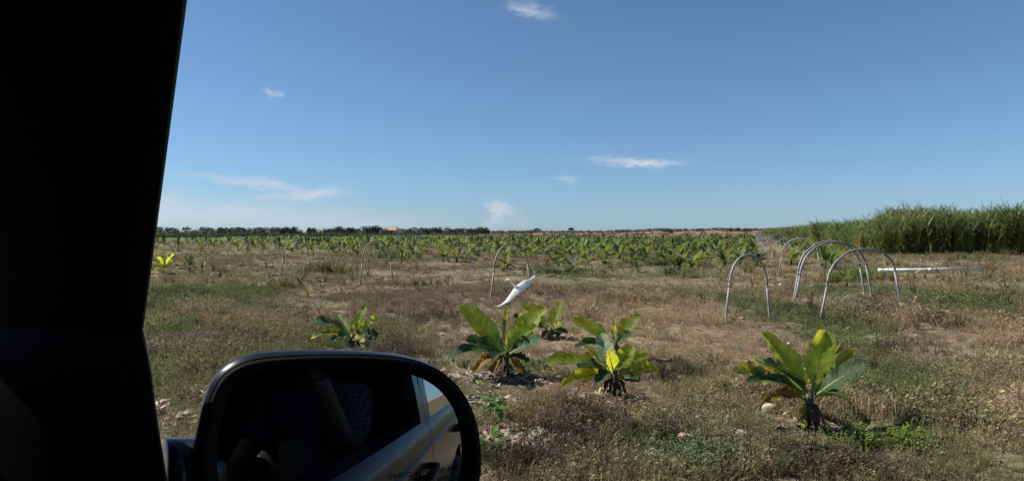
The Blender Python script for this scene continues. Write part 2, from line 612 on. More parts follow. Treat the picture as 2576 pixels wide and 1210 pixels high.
mm = nt.nodes.new('ShaderNodeMath'); mm.operation = 'MULTIPLY'; L(mr.outputs[0], mm.inputs[0]); L(mr2.outputs[0], mm.inputs[1])
hs = nt.nodes.new('ShaderNodeHueSaturation'); L(at.outputs['Color'], hs.inputs['Color']); L(mm.outputs[0], hs.inputs['Value'])
L(hs.outputs[0], bs.inputs['Base Color'])
bp = nt.nodes.new('ShaderNodeBump'); bp.inputs['Strength'].default_value = .8; bp.inputs['Distance'].default_value = .06
L(n1.outputs[0], bp.inputs['Height']); L(bp.outputs[0], bs.inputs['Normal'])
ground = mesh_obj('ground', verts, faces, m_ground, smooth=True)
ca = ground.data.attributes.new('tint', 'FLOAT_COLOR', 'POINT')
full = np.ones((len(verts), 4), dtype=np.float32)
full[1:, :3] = col
full[0, :3] = col[0]
ca.data.foreach_set('color', full.ravel())
tag(ground, 'dry weedy field of straw and brown soil with dirt road verge', 'ground', kind='structure')

# ------------------------------------------------------------------ scatter (geometry nodes) for what nobody could count
def scatter(name, pts, rot, scl, tint, idx, sources, label, cat):
    pts = np.asarray(pts, np.float32)
    n = len(pts)
    me = bpy.data.meshes.new(name)
    me.vertices.add(n)
    me.vertices.foreach_set('co', pts.ravel())
    for nm, ty, arr, key in (('rot', 'FLOAT_VECTOR', rot, 'vector'), ('scl', 'FLOAT', scl, 'value'), ('pick', 'INT', idx, 'value')):
        at_ = me.attributes.new(nm, ty, 'POINT')
        at_.data.foreach_set(key, np.asarray(arr, np.int32 if ty == 'INT' else np.float32).ravel())
    t4 = np.ones((n, 4), np.float32)
    t4[:, :3] = tint
    me.attributes.new('tint', 'FLOAT_COLOR', 'POINT').data.foreach_set('color', t4.ravel())
    src = bpy.data.collections.new(name + ' kinds')
    for i, o in enumerate(sources):
        src.objects.link(o)
    o = bpy.data.objects.new(name, me)
    COL.objects.link(o)
    ng = bpy.data.node_groups.new(name + ' scatter', 'GeometryNodeTree')
    ng.interface.new_socket('Geometry', in_out='INPUT', socket_type='NodeSocketGeometry')
    ng.interface.new_socket('Geometry', in_out='OUTPUT', socket_type='NodeSocketGeometry')
    N, Lk = ng.nodes.new, ng.links.new
    gi, go_ = N('NodeGroupInput'), N('NodeGroupOutput')
    ci = N('GeometryNodeCollectionInfo')
    ci.inputs['Collection'].default_value = src
    ci.inputs['Separate Children'].default_value = True
    ci.inputs['Reset Children'].default_value = True
    ip = N('GeometryNodeInstanceOnPoints')
    ip.inputs['Pick Instance'].default_value = True

    def named(nm, ty):
        a_ = N('GeometryNodeInputNamedAttribute')
        a_.data_type = ty
        a_.inputs['Name'].default_value = nm
        return a_.outputs[0]
    Lk(gi.outputs[0], ip.inputs['Points'])
    Lk(ci.outputs[0], ip.inputs['Instance'])
    Lk(named('pick', 'INT'), ip.inputs['Instance Index'])
    Lk(named('rot', 'FLOAT_VECTOR'), ip.inputs['Rotation'])
    Lk(named('scl', 'FLOAT'), ip.inputs['Scale'])
    Lk(ip.outputs[0], go_.inputs[0])
    md = o.modifiers.new('scatter', 'NODES')
    md.node_group = ng
    tag(o, label, cat, kind='stuff')
    return o


def shade_attr(o, vals):
    a_ = o.data.attributes.new('shade', 'FLOAT_COLOR', 'POINT')
    v = np.ones((len(o.data.vertices), 4), np.float32)
    v[:, :3] = np.asarray(vals, np.float32).reshape(len(o.data.vertices), -1)
    a_.data.foreach_set('color', v.ravel())


M_GRASS = tint_mat('dry grass', .34, .8)
M_WEED = tint_mat('weed leaf', .3, .6)
M_LITTER = tint_mat('dead leaf litter', .12, .85)


def grass_tuft(name, n, rad_, h0, h1, w0, lean, seedhead=0.0):
    V, Fc, S = [], [], []
    for i in range(n):
        an = random.uniform(0, 6.283)
        rr = rad_ * math.sqrt(random.random())
        x, y = rr * math.cos(an), rr * math.sin(an)
        h = random.uniform(h0, h1) * (1 - .35 * rr / rad_)
        la = an + random.gauss(0, .9)
        le = h * lean * random.uniform(.2, 1.3)
        w = w0 * random.uniform(.6, 1.3)
        fa = random.uniform(0, 6.283)
        wx, wy = math.cos(fa) * w, math.sin(fa) * w
        k = len(V)
        mx_, my_ = x + math.cos(la) * le * .35, y + math.sin(la) * le * .35
        tx, ty = x + math.cos(la) * le, y + math.sin(la) * le
        tz = h * (1 - .25 * le / max(h, .01))
        sh = random.uniform(.62, 1.3)
        tone_ = (sh * random.uniform(.94, 1.08), sh, sh * random.uniform(.85, 1.1))
        V += [(x - wx, y - wy, -.03), (x + wx, y + wy, -.03), (mx_ + wx * .8, my_ + wy * .8, h * .55), (mx_ - wx * .8, my_ - wy * .8, h * .55), (tx, ty, tz)]
        S += [tone_] * 5
        Fc += [(k, k + 1, k + 2, k + 3), (k + 3, k + 2, k + 4)]
        if random.random() < seedhead:
            for q in range(5):
                k = len(V)
                f = .62 + .09 * q
                bx, by, bz = mx_ + (tx - mx_) * f, my_ + (ty - my_) * f, h * .55 + (tz - h * .55) * f
                da = random.uniform(0, 6.283)
                ll = random.uniform(.02, .05)
                V += [(bx, by, bz), (bx + math.cos(da) * ll, by + math.sin(da) * ll, bz + .02), (bx + math.cos(da + .14) * ll * .8, by + math.sin(da + .14) * ll * .8, bz + .03)]
                S += [tuple(c_ * 1.15 for c_ in tone_)] * 3
                Fc.append((k, k + 1, k + 2))
    o = mesh_obj(name, V, Fc, M_GRASS, link=False)
    shade_attr(o, S)
    return o


def weed(name, stems, h0, h1, leaves, ls, m=None):
    V, Fc, S = [], [], []
    for s in range(stems):
        an = random.uniform(0, 6.283)
        h = random.uniform(h0, h1)
        le = h * random.uniform(.15, .7)
        dx, dy = math.cos(an) * le, math.sin(an) * le
        k = len(V)
        w = .004
        V += [(-w, 0, -.02), (w, 0, -.02), (dx + w, dy, h), (dx - w, dy, h)]
        S += [(.8, .6, .5)] * 4
        Fc.append((k, k + 1, k + 2, k + 3))
        for q in range(leaves):
            f = random.uniform(.2, 1.03)
            c_ = Vector((dx * f ** 1.2, dy * f ** 1.2, h * f))
            la = random.uniform(0, 6.283)
            l_ = ls * random.uniform(.6, 1.3)
            d = Vector((math.cos(la), math.sin(la), random.uniform(-.3, .7))).normalized()
            sd_ = d.cross(Vector((0, 0, 1))).normalized() * l_ * .28
            k = len(V)
            V += [c_, c_ + d * l_ * .5 + sd_, c_ + d * l_, c_ + d * l_ * .5 - sd_]
            t_ = random.uniform(.65, 1.35)
            S += [(t_, t_, t_)] * 4
            Fc.append((k, k + 1, k + 2, k + 3))
    o = mesh_obj(name, V, Fc, m or M_WEED, link=False)
    shade_attr(o, S)
    return o


def litter(name, n, rad_, s0):
    V, Fc, S = [], [], []
    for i in range(n):
        an, rr = random.uniform(0, 6.283), rad_ * math.sqrt(random.random())
        c_ = Vector((rr * math.cos(an), rr * math.sin(an), random.uniform(0, .03)))
        la = random.uniform(0, 6.283)
        l_ = s0 * random.uniform(.5, 1.6)
        d = Vector((math.cos(la), math.sin(la), random.uniform(-.2, .45))).normalized()
        sd_ = d.cross(Vector((random.uniform(-.6, .6), random.uniform(-.6, .6), 1))).normalized() * l_ * random.uniform(.06, .2)
        k = len(V)
        up = Vector((0, 0, l_ * random.uniform(0, .18)))
        V += [c_ - sd_, c_ + sd_, c_ + d * l_ * .5 + sd_ + up, c_ + d * l_ * .5 - sd_ + up, c_ + d * l_]
        t_ = random.choice((.5, .7, .9, 1.1, 1.5))
        S += [(t_, t_ * .97, t_ * .93)] * 5
        Fc += [(k, k + 1, k + 2, k + 3), (k + 3, k + 2, k + 4)]
    o = mesh_obj(name, V, Fc, M_LITTER, link=False)
    shade_attr(o, S)
    return o


def clod(name, n):
    bm = bmesh.new()
    for i in range(n):
        r_ = random.uniform(.02, .06)
        c_ = Vector((random.uniform(-.2, .2), random.uniform(-.2, .2), r_ * .2))
        k = bmesh.ops.create_icosphere(bm, subdivisions=1, radius=r_)['verts']
        for v in k:
            v.co = Vector((v.co.x * random.uniform(.8, 1.3), v.co.y * random.uniform(.8, 1.3), v.co.z * random.uniform(.5, .9))) + c_
    me = bpy.data.meshes.new(name)
    bm.to_mesh(me)
    bm.free()
    me.materials.append(M_LITTER)
    o = bpy.data.objects.new(name, me)
    shade_attr(o, [(1, 1, 1)] * len(me.vertices))
    return o


KINDS = [grass_tuft('grass_a%d' % i, 46, .17, .07, .24, .0042, .7) for i in range(4)]            # 0-3 fine
KINDS += [grass_tuft('grass_b%d' % i, 34, .13, .16, .40, .0036, .55, .55) for i in range(3)]       # 4-6 with seed heads
KINDS += [weed('grass_c%d' % i, 8, .10, .32, 15, .034) for i in range(3)]                           # 7-9 weeds
KINDS += [litter('grass_d%d' % i, 22, .22, .12) for i in range(2)]                                 # 10-11 litter
KINDS += [clod('grass_e%d' % i, 7) for i in range(2)]                                              # 12-13 clods
KINDS += [weed('grass_f%d' % i, 10, .04, .15, 12, .036) for i in range(2)]                          # 14-15 low cover

PX, PY, SC, TI, ID = [], [], [], [], []


# shorter growth round the banana stems and on the crumbling bank
TRODDEN = []
for (px, py, rx, ry, k_) in ((2036, 1085, .55, .5, .75), (2130, 1078, .5, .3, .8), (2230, 1080, .6, .32, .88), (1275, 955, .6, .55, .7), (1345, 955, .6, .3, .5), (1548, 1005, .6, .5, .75), (1640, 1006, .7, .3, .75), (882, 880, .6, .5, .7), (1385, 860, .5, .5, .6), (1548, 905, .5, .4, .6),
                             (1290, 1130, .45, .5, .85), (1240, 1010, .4, .4, .7), (1300, 1060, .3, .3, .6), (1725, 1150, .22, .35, .85), (1935, 1045, .2, .3, .8), (1870, 1110, .2, .25, .7)):
    g_ = on_ground(px, py)
    TRODDEN.append((g_.x, g_.y - .12, rx, ry, k_))


def sow(n, r0, r1, b0, b1, kinds, sc, bare_keep, tint_fn=None, hmod=None):
    r_ = np.sqrt(rng.uniform(r0 * r0, r1 * r1, n))
    bz = np.radians(rng.uniform(b0, b1, n))
    x, y = r_ * np.sin(bz), r_ * np.cos(bz)
    c_, bare = cover(x, y)
    o = outward(x, y)
    keep = (o > 1.5 + .9 * rng.random(n)) & (rng.random(n) < (1 - bare * (1 - bare_keep)))
    x, y, c_, bare, o = x[keep], y[keep], c_[keep], bare[keep], o[keep]
    m = len(x)
    s = rng.uniform(sc[0], sc[1], m) * (.38 + .95 * sstep(.25, .75, fbm(x, y, 2.2, 91))) * (1 - .35 * bare)
    s *= .55 + .45 * sstep(2.0, 4.2, o)
    for (cx, cy, rx, ry, k_) in TRODDEN:
        s *= 1 - k_ * np.exp(-((x - cx) / rx) ** 2 - ((y - cy) / ry) ** 2)
    t = c_ * rng.uniform(.72, 1.32, (m, 1)) * rng.uniform(.92, 1.08, (m, 3))
    if tint_fn is not None:
        t = tint_fn(t, x, y)
    PX.append(x); PY.append(y); SC.append(s); TI.append(t); ID.append(rng.choice(kinds, m))


def greener(t, x, y):
    return t * .55 + GREEN[None] * .45 * rng.uniform(.7, 1.4, (len(x), 1))


def pale(t, x, y):
    k = rng.uniform(.6, 1.5, (len(x), 1))
    return np.array((.28, .235, .175))[None] * k


def earthy(t, x, y):
    return SOIL[None] * rng.uniform(.6, 1.3, (len(x), 1))


B = 47
sow(4600, 4.6, 12, -B, B, [0, 1, 2, 3], (.75, 1.25), .55)
sow(2800, 4.6, 12, -B, B, [4, 5, 6], (.5, 1.0), .5)
sow(380, 4.6, 12, -B, B, [7, 8, 9], (.6, 1.1), .6, greener)
sow(380, 4.6, 12, -B, B, [14, 15], (.6, 1.2), .6, greener)
sow(420, 4.6, 12, -B, B, [10, 11], (.4, .9), 1, pale)
sow(260, 4.6, 12, -B, B, [12, 13], (.5, 1.1), 1, earthy)
sow(13000, 12, 25, -B, B, [0, 1, 2, 3], (.7, 1.2), .8)
sow(4200, 12, 25, -B, B, [4, 5, 6], (.5, .95), .4)
sow(900, 12, 25, -B, B, [7, 8, 9], (.6, 1.1), .5, greener)
sow(800, 12, 25, -B, B, [14, 15], (.6, 1.3), .5, greener)
sow(700, 12, 25, -B, B, [10, 11], (.5, 1.0), 1, pale)
sow(500, 12, 25, -B, B, [12, 13], (.6, 1.3), 1, earthy)
sow(25000, 25, 62, -B, B, [0, 1, 2, 3], (.8, 1.4), .8)
sow(2200, 25, 62, -B, B, [4, 5, 6], (.6, 1.0), .35)
sow(2000, 25, 62, -B, B, [7, 8, 9], (.8, 1.5), .5, greener)
sow(1700, 25, 62, -B, B, [10, 11], (.8, 1.6), 1, pale)
sow(800, 25, 62, -B, B, [12, 13], (.9, 2.0), 1, earthy)
def darker(t, x, y):
    return np.array((.085, .085, .045))[None] * rng.uniform(.6, 1.5, (len(x), 1))


sow(420, 14, 62, -B, B, [7, 8, 9], (1.3, 2.3), .7, darker)
sow(420, 16, 62, -B, B, [7, 8, 9, 4, 5], (1.2, 2.0), .7, greener)
sow(300, 7, 20, -B, B, [5, 6], (1.1, 1.5), .5)
sow(11000, 62, 150, -B, B, [0, 1, 2, 3, 4], (1.1, 1.9), .6)
sow(2500, 62, 150, -B, B, [7, 8, 9], (1.1, 2.2), .6, greener)


def clump(px, py, rx, ry, n, kinds, sc, tint, var=.3):
    """a patch of one growth at a place of the field"""
    c_ = on_ground(px, py)
    x = c_.x + rng.normal(0, rx, n)
    y = c_.y + rng.normal(0, ry, n)
    PX.append(x); PY.append(y); SC.append(rng.uniform(sc[0], sc[1], n))
    TI.append(np.array(tint)[None] * rng.uniform(1 - var, 1 + var, (n, 1)) * rng.uniform(.92, 1.08, (n, 3)))
    ID.append(rng.choice(kinds, n))


GREY_GREEN = (.15, .19, .105)
for (px, py, n) in ((1690, 1160, 26), (1760, 1110, 34), (1790, 1190, 40), (1720, 1200, 30), (1640, 1190, 18), (1600, 1150, 10), (1830, 1200, 16), (1560, 1205, 14)):
    clump(px, py, .16, .16, n, [7, 8, 9, 14, 15], (.45, .85), GREY_GREEN)
clump(2205, 1118, .26, .10, 50, [14, 15, 7], (.5, .9), (.17, .24, .05))
clump(2270, 1110, .22, .10, 36, [14, 15, 7], (.5, .9), (.17, .24, .05))
clump(1300, 925, .45, .2, 40, [14, 15], (.5, .9), (.12, .17, .05))
clump(830, 690, .55, .3, 55, [7, 8, 9], (1.2, 2.4), (.13, .16, .055))
clump(1060, 720, .5, .3, 20, [7, 8, 9], (.8, 1.5), (.12, .14, .06))
clump(660, 730, .6, .4, 26, [7, 8, 9], (.9, 1.6), (.15, .17, .055))
clump(1400, 688, 1.0, .7, 80, [7, 8, 9, 14], (.9, 1.7), (.085, .12, .045))
clump(1640, 668, .9, .6, 60, [7, 8, 9], (1.0, 1.8), (.13, .19, .045))
clump(1000, 655, .9, .6, 60, [7, 8, 9], (1.5, 2.6), (.075, .14, .04))
clump(2150, 705, .7, .6, 70, [7, 8, 9], (1.0, 2.0), (.15, .22, .05))
clump(440, 740, .5, .4, 30, [7, 8, 9], (.8, 1.5), (.15, .17, .055))
clump(470, 890, .45, .35, 60, [4, 5, 6], (.8, 1.2), (.235, .185, .145))
clump(540, 870, .45, .3, 40, [4, 5, 6], (.8, 1.2), (.21, .165, .12))
clump(1420, 1085, .16, .14, 22, [4, 5, 6], (.6, .9), (.23, .165, .115))
clump(1380, 1060, .22, .16, 26, [0, 1, 4, 5], (.7, 1.0), (.20, .15, .055))
clump(1240, 960, .4, .2, 50, [10, 11], (.5, 1.0), (.27, .23, .18), .5)
clump(1240, 1010, .3, .16, 40, [10, 11], (.5, .9), (.28, .24, .19), .5)
clump(1290, 1130, .35, .35, 110, [12, 13], (.4, 1.1), (.22, .185, .14), .35)
clump(1330, 1170, .35, .25, 60, [12, 13], (.4, 1.0), (.27, .20, .13), .35)
clump(1260, 1100, .35, .3, 40, [10, 11, 12, 13], (.4, .9), (.27, .22, .165), .5)
clump(430, 1000, .4, .3, 50, [10, 11, 12], (.5, .9), (.27, .22, .165), .5)
clump(440, 1060, .35, .3, 60, [10, 11, 12, 13], (.5, .9), (.28, .22, .16), .5)
clump(2120, 755, 1.4, .3, 20, [10, 11], (.8, 1.4), (.42, .36, .29), .4)
for (px, py) in ((1275, 955), (1545, 1008), (2030, 1085), (890, 880), (1390, 850), (1550, 900)):
    clump(px, py, .22, .12, 16, [10, 11], (.6, 1.1), (.24, .19, .14), .6)

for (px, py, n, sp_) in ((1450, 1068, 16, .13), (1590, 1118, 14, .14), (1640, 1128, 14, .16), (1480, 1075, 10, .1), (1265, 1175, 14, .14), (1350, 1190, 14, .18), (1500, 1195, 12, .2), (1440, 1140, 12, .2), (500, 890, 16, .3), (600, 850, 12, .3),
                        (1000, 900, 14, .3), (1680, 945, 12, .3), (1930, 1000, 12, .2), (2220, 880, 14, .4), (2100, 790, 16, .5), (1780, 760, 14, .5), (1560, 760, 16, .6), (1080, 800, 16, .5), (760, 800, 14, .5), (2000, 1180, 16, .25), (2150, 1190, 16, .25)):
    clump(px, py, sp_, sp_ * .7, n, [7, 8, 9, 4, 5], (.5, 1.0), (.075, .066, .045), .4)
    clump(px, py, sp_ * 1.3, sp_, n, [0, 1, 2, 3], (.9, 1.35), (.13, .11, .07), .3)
gxs, gys = np.concatenate(PX), np.concatenate(PY)
gsc, gti, gid = np.concatenate(SC), np.concatenate(TI), np.concatenate(ID)
gzs = ground_z(gxs, gys)
grot = np.stack([rng.normal(0, .10, len(gxs)), rng.normal(0, .10, len(gxs)), rng.uniform(0, 6.283, len(gxs))], 1)
scatter('dry_grass', np.stack([gxs, gys, gzs], 1), grot, gsc, np.clip(gti, .01, .7), gid, KINDS,
        'dry straw and brown grass with low weeds covering the field', 'grass')

# ------------------------------------------------------------------ banana plants
LEAF = {'g': leaf_mat('banana leaf', (.075, .125, .018), (.125, .175, .026), (.70, .74, .04), .58),
        'd': leaf_mat('shade-dark banana leaf', (.022, .050, .018), (.040, .078, .022), (.10, .16, .02), .25, .62),  # shade of leaves turned from the sun, put into a darker green
        'l': leaf_mat('young banana leaf', (.130, .195, .025), (.200, .250, .038), (.76, .80, .05), .6),
        'p': leaf_mat('pale waxy banana leaf', (.20, .28, .15), (.26, .33, .19), (.30, .36, .12), .35, .5),
        'y': leaf_mat('yellowing banana leaf', (.085, .130, .025), (.130, .165, .030), (.34, .38, .03), .4, .5, (.50, .33, .03), .55),
        'o': leaf_mat('withering orange banana leaf', (.36, .20, .03), (.22, .12, .03), (.42, .22, .02), .35, .7, (.13, .08, .03), .6),
        'b': leaf_mat('dead brown banana leaf', (.10, .062, .040), (.055, .036, .026), (.10, .06, .03), .2, .85)}
FARL = {'g': leaf_mat('block banana leaf', (.048, .084, .022), (.085, .125, .030), (.36, .44, .06), .34, .6),
        'd': leaf_mat('darker block banana leaf', (.028, .048, .022), (.045, .068, .028), (.10, .13, .04), .2, .6),  # darker, less translucent green than the other block leaves
        'l': leaf_mat('lighter block banana leaf', (.10, .145, .040), (.14, .19, .055), (.34, .40, .09), .36, .6),
        'y': leaf_mat('yellowed block banana leaf', (.13, .14, .035), (.18, .17, .04), (.36, .34, .06), .32)}
LEAF.update({k_.upper(): v_ for k_, v_ in FARL.items()})
M_RIB = mat('leaf midrib', (.26, .33, .09), .5, trans=.15)
M_STEM = mat('banana stem sheath', (.085, .10, .035), .6, noise=.6, nscale=14, col2=(.045, .030, .022), bump=.4, bscale=30)
M_DRY = mat('dry leaf sheath', (.075, .052, .038), .9, noise=.6, nscale=18, col2=(.17, .125, .085), bump=.5)


def leaf_geo(mb, uvs, base, ctrl, tip, width, nrm, fold=.22, nseg=12, tear=0.0, pet=.12, rib=True, ripple=.05, blunt=.5, mi=0, rmi=1, rnd=random):
    base, ctrl, tip, nrm = Vector(base), Vector(ctrl), Vector(tip), Vector(nrm)
    us = (-1, -.55, 0, .55, 1)
    k = len(mb.v)
    ph = rnd.uniform(0, 6.28)
    ribs = []
    flut = {-1: 0.0, 1: 0.0}
    for i in range(nseg + 1):
        t = i / nseg
        p = base * (1 - t) ** 2 + ctrl * 2 * t * (1 - t) + tip * t * t
        T = ((ctrl - base) * (1 - t) + (tip - ctrl) * t)
        T = T.normalized() if T.length > 1e-6 else Vector((0, 0, 1))
        S = T.cross(nrm)
        S = S.normalized() if S.length > 1e-5 else T.orthogonal().normalized()
        Nn = S.cross(T).normalized()
        s = (t - pet) / (1 - pet)
        if s <= 0:
            w = .05 * width + .006
        else:
            w = width * .46 * min(1.0, s / .30) ** .55 * (1 - .42 * max(0.0, (s - .38) / .62)) * math.sqrt(max(0.0, 1 - max(0.0, (s - .86) / .14) ** 2))
            w = max(w, .004)
        ribs.append((p - Nn * .004, max(.011 * (1 - t), .003)))
        for sg in (-1, 1):
            if rnd.random() < .22 + tear:
                flut[sg] = rnd.gauss(0, .16 + .35 * tear)
        for u in us:
            ww = w
            if abs(u) == 1 and s > .08 and rnd.random() < tear:
                ww = w * rnd.uniform(.45, .8)
            lift = fold * abs(u) ** .8 * ww + ripple * width * .5 * math.sin(ph + s * 17 + (2 if u > 0 else 0)) * abs(u) ** 2 * (0 < s < 1)
            if u and 0 < s < 1:
                lift += flut[1 if u > 0 else -1] * ww * abs(u) ** 1.5
            mb.v.append(p + S * (u * ww) + Nn * lift)
            uvs.append((u, max(s, 0)))
    for i in range(nseg):
        for j in range(4):
            a_ = k + i * 5 + j
            mb.f.append((a_, a_ + 1, a_ + 6, a_ + 5))
            mb.m.append(mi)
    if rib:
        q = len(mb.v)
        mb.tube([r_[0] for r_ in ribs], [r_[1] for r_ in ribs], 5, rmi, False)
        uvs += [(0, 0)] * (len(mb.v) - q)


def put_uv(o, uvs):
    ul = o.data.uv_layers.new(name='UVMap')
    idx = np.zeros(len(o.data.loops), np.int32)
    o.data.loops.foreach_get('vertex_index', idx)
    ul.data.foreach_set('uv', np.asarray(uvs, np.float32)[idx].ravel())


def leaf_obj(parent, kind, **kw):
    mb, uvs = MB(), []
    leaf_geo(mb, uvs, **kw)
    o = mb.build('leaf', [LEAF[kind], LEAF['b'] if kind == 'b' else M_RIB], parent, True)
    put_uv(o, uvs)
    return o


def stem_obj(parent, base, top, r0, r1, dry=True):
    base, top = Vector(base), Vector(top)
    pts = [base - Vector((0, 0, .05))] + [base.lerp(top, t) + Vector((random.gauss(0, .004), random.gauss(0, .004), 0)) for t in (.0, .25, .5, .75, 1)]
    mb = MB().tube(pts, [r0 * 1.25, r0 * 1.15, r0, r0 * .85 + r1 * .15, (r0 + r1) / 2, r1], 12)
    mb.build('pseudostem', M_STEM, parent, True)
    if dry:
        for i in range(12):
            an = random.uniform(0, 6.283)
            d = Vector((math.cos(an), math.sin(an), 0))
            h = (top - base).length
            st = base.lerp(top, random.uniform(.25, .8)) + d * r0 * .7
            tipp = Vector((base.x, base.y, base.z)) + d * (r0 + random.uniform(.02, .16)) + Vector((0, 0, random.uniform(-.01, .12) * h))
            leaf_obj(parent, 'b', base=st, ctrl=st + d * .06 + Vector((0, 0, .02)), tip=tipp, width=random.uniform(.03, .08), nrm=d, nseg=5, rib=False, pet=0, tear=.3)


# plants near the road, leaf by leaf: (tip in the photo, tip depth, start in the photo, width in photo pixels, bend, normal, kind, tear)
def named_plant(label, base_px, crown_px, stem_w, leaves, dry=True):
    g = on_ground(*base_px)
    Y = g.y
    root = empty('banana_plant', g)
    tag(root, label, 'banana plant', 'banana plants in the weedy field')
    m_per_px = Y / FPX
    crown = at_depth(crown_px[0], crown_px[1], Y) - g
    stem_obj(root, (0, 0, 0), crown, stem_w * m_per_px * .5, stem_w * m_per_px * .34, dry)
    for (tip, dy, start, w, bend, nrm, kind, tear) in leaves:
        s = at_depth(start[0], start[1], Y + dy * .12) - g
        t = at_depth(tip[0], tip[1], Y + dy) - g
        ln = (t - s).length
        c_ = s.lerp(t, .5) + Vector((0, 0, bend * ln))
        leaf_obj(root, kind, base=s, ctrl=c_, tip=t, width=w * 1.0 * m_per_px, nrm=nrm, tear=tear, nseg=18, ripple=.03, fold=.5)
    return root


UPC = (0, -.75, .65)
named_plant('large banana plant with broad upright leaves in front of the white stones and shadow', (2038, 1083), (2036, 985), 28, [
    ((1917, 836), .25, (2030, 985), 78, .06, (.5, -.85, .3), 'l', .04),
    ((2080, 832), .30, (2042, 985), 82, .03, (-.25, -.95, .2), 'l', .05),
    ((2116, 862), .45, (2052, 985), 30, .10, (.9, -.2, .3), 'y', .3),
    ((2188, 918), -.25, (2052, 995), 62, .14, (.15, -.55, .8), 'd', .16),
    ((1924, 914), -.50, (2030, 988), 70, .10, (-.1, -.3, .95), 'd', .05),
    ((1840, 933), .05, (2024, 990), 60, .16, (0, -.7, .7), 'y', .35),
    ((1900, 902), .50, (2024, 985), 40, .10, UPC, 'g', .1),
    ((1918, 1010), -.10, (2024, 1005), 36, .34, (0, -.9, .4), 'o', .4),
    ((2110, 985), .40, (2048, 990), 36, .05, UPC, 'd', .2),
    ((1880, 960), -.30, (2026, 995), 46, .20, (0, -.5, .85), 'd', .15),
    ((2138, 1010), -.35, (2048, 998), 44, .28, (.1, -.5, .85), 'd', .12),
    ((2150, 880), .45, (2050, 985), 40, .06, (-.3, -.7, .6), 'g', .15),
    ((1975, 870), .55, (2030, 985), 46, .04, (.3, -.8, .5), 'g', .08),
    ((2024, 1090), -.16, (2026, 1005), 20, .06, (-.8, -.6, 0), 'y', .2),
    ((2044, 1068), -.16, (2036, 1010), 26, .05, (.4, -.9, 0), 'o', .2)])
named_plant('banana plant with orange withered skirt and tall spread leaves under the flying egret', (1275, 952), (1272, 885), 19, [
    ((1160, 768), .30, (1266, 885), 66, .02, (.5, -.8, .4), 'g', .05),
    ((1225, 800), .45, (1268, 885), 40, .03, (.6, -.8, .2), 'p', .03),
    ((1276, 772), .10, (1272, 890), 22, .00, (-.6, -.8, 0), 'y', .05),
    ((1372, 772), .35, (1278, 888), 62, .02, (-.5, -.85, .3), 'l', .06),
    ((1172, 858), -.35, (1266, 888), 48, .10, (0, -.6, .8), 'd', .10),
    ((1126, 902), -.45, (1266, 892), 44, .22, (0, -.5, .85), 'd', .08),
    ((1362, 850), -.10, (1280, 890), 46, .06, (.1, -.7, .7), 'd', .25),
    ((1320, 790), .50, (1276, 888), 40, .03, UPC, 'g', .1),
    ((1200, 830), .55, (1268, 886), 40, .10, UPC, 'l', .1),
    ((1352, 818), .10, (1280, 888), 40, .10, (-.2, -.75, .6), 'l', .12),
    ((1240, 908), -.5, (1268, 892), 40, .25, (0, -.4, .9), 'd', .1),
    ((1190, 940), -.20, (1262, 893), 30, .42, (-.3, -.9, .3), 'o', .35),
    ((1238, 940), -.25, (1266, 895), 28, .36, (-.3, -.9, .2), 'o', .35),
    ((1332, 908), -.05, (1280, 895), 28, .20, (0, -.8, .5), 'b', .3),
    ((1318, 940), .05, (1282, 898), 26, .22, (.3, -.9, .2), 'o', .35)])
named_plant('banana plant with pale furled middle leaf beside its own dark shadow', (1548, 1003), (1545, 930), 24, [
    ((1512, 838), .20, (1540, 930), 52, .0, (-.3, -.95, .1), 'p', .02),
    ((1530, 880), -.15, (1542, 935), 46, .0, (.4, -.9, .1), 'l', .04),
    ((1592, 868), .05, (1548, 935), 52, .02, (-.4, -.9, .2), 'l', .05),
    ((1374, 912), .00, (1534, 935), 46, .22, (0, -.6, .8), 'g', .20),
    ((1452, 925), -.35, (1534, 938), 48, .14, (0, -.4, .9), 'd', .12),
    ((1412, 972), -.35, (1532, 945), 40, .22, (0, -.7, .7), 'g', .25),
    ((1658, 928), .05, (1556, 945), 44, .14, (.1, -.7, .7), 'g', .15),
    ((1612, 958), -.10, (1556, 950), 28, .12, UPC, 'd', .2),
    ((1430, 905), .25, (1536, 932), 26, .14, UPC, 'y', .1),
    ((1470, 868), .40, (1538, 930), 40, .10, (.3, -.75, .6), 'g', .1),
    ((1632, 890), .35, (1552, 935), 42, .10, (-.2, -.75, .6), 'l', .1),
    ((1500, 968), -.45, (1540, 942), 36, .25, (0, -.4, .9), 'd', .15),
    ((1590, 930), -.20, (1552, 950), 22, .18, (0, -.8, .5), 'y', .3),
    ((1518, 990), -.05, (1536, 955), 14, .5, (-.5, -.8, .2), 'b', .3),
    ((1572, 990), -.05, (1556, 955), 16, .4, (.5, -.8, .2), 'b', .3)])
named_plant('banana plant with torn right leaf behind the pale furled one', (1548, 905), (1546, 862), 20, [
    ((1440, 802), .15, (1538, 862), 46, .08, (.3, -.8, .5), 'g', .08),
    ((1548, 800), .15, (1545, 865), 18, .0, (-.7, -.7, 0), 'y', .05),
    ((1610, 790), .25, (1550, 862), 56, .02, (-.45, -.85, .3), 'g', .35),
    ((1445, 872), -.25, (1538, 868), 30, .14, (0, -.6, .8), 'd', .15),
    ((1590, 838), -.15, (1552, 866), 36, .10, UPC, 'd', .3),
    ((1556, 892), -.05, (1550, 866), 14, .40, (0, -.9, .2), 'o', .3)])
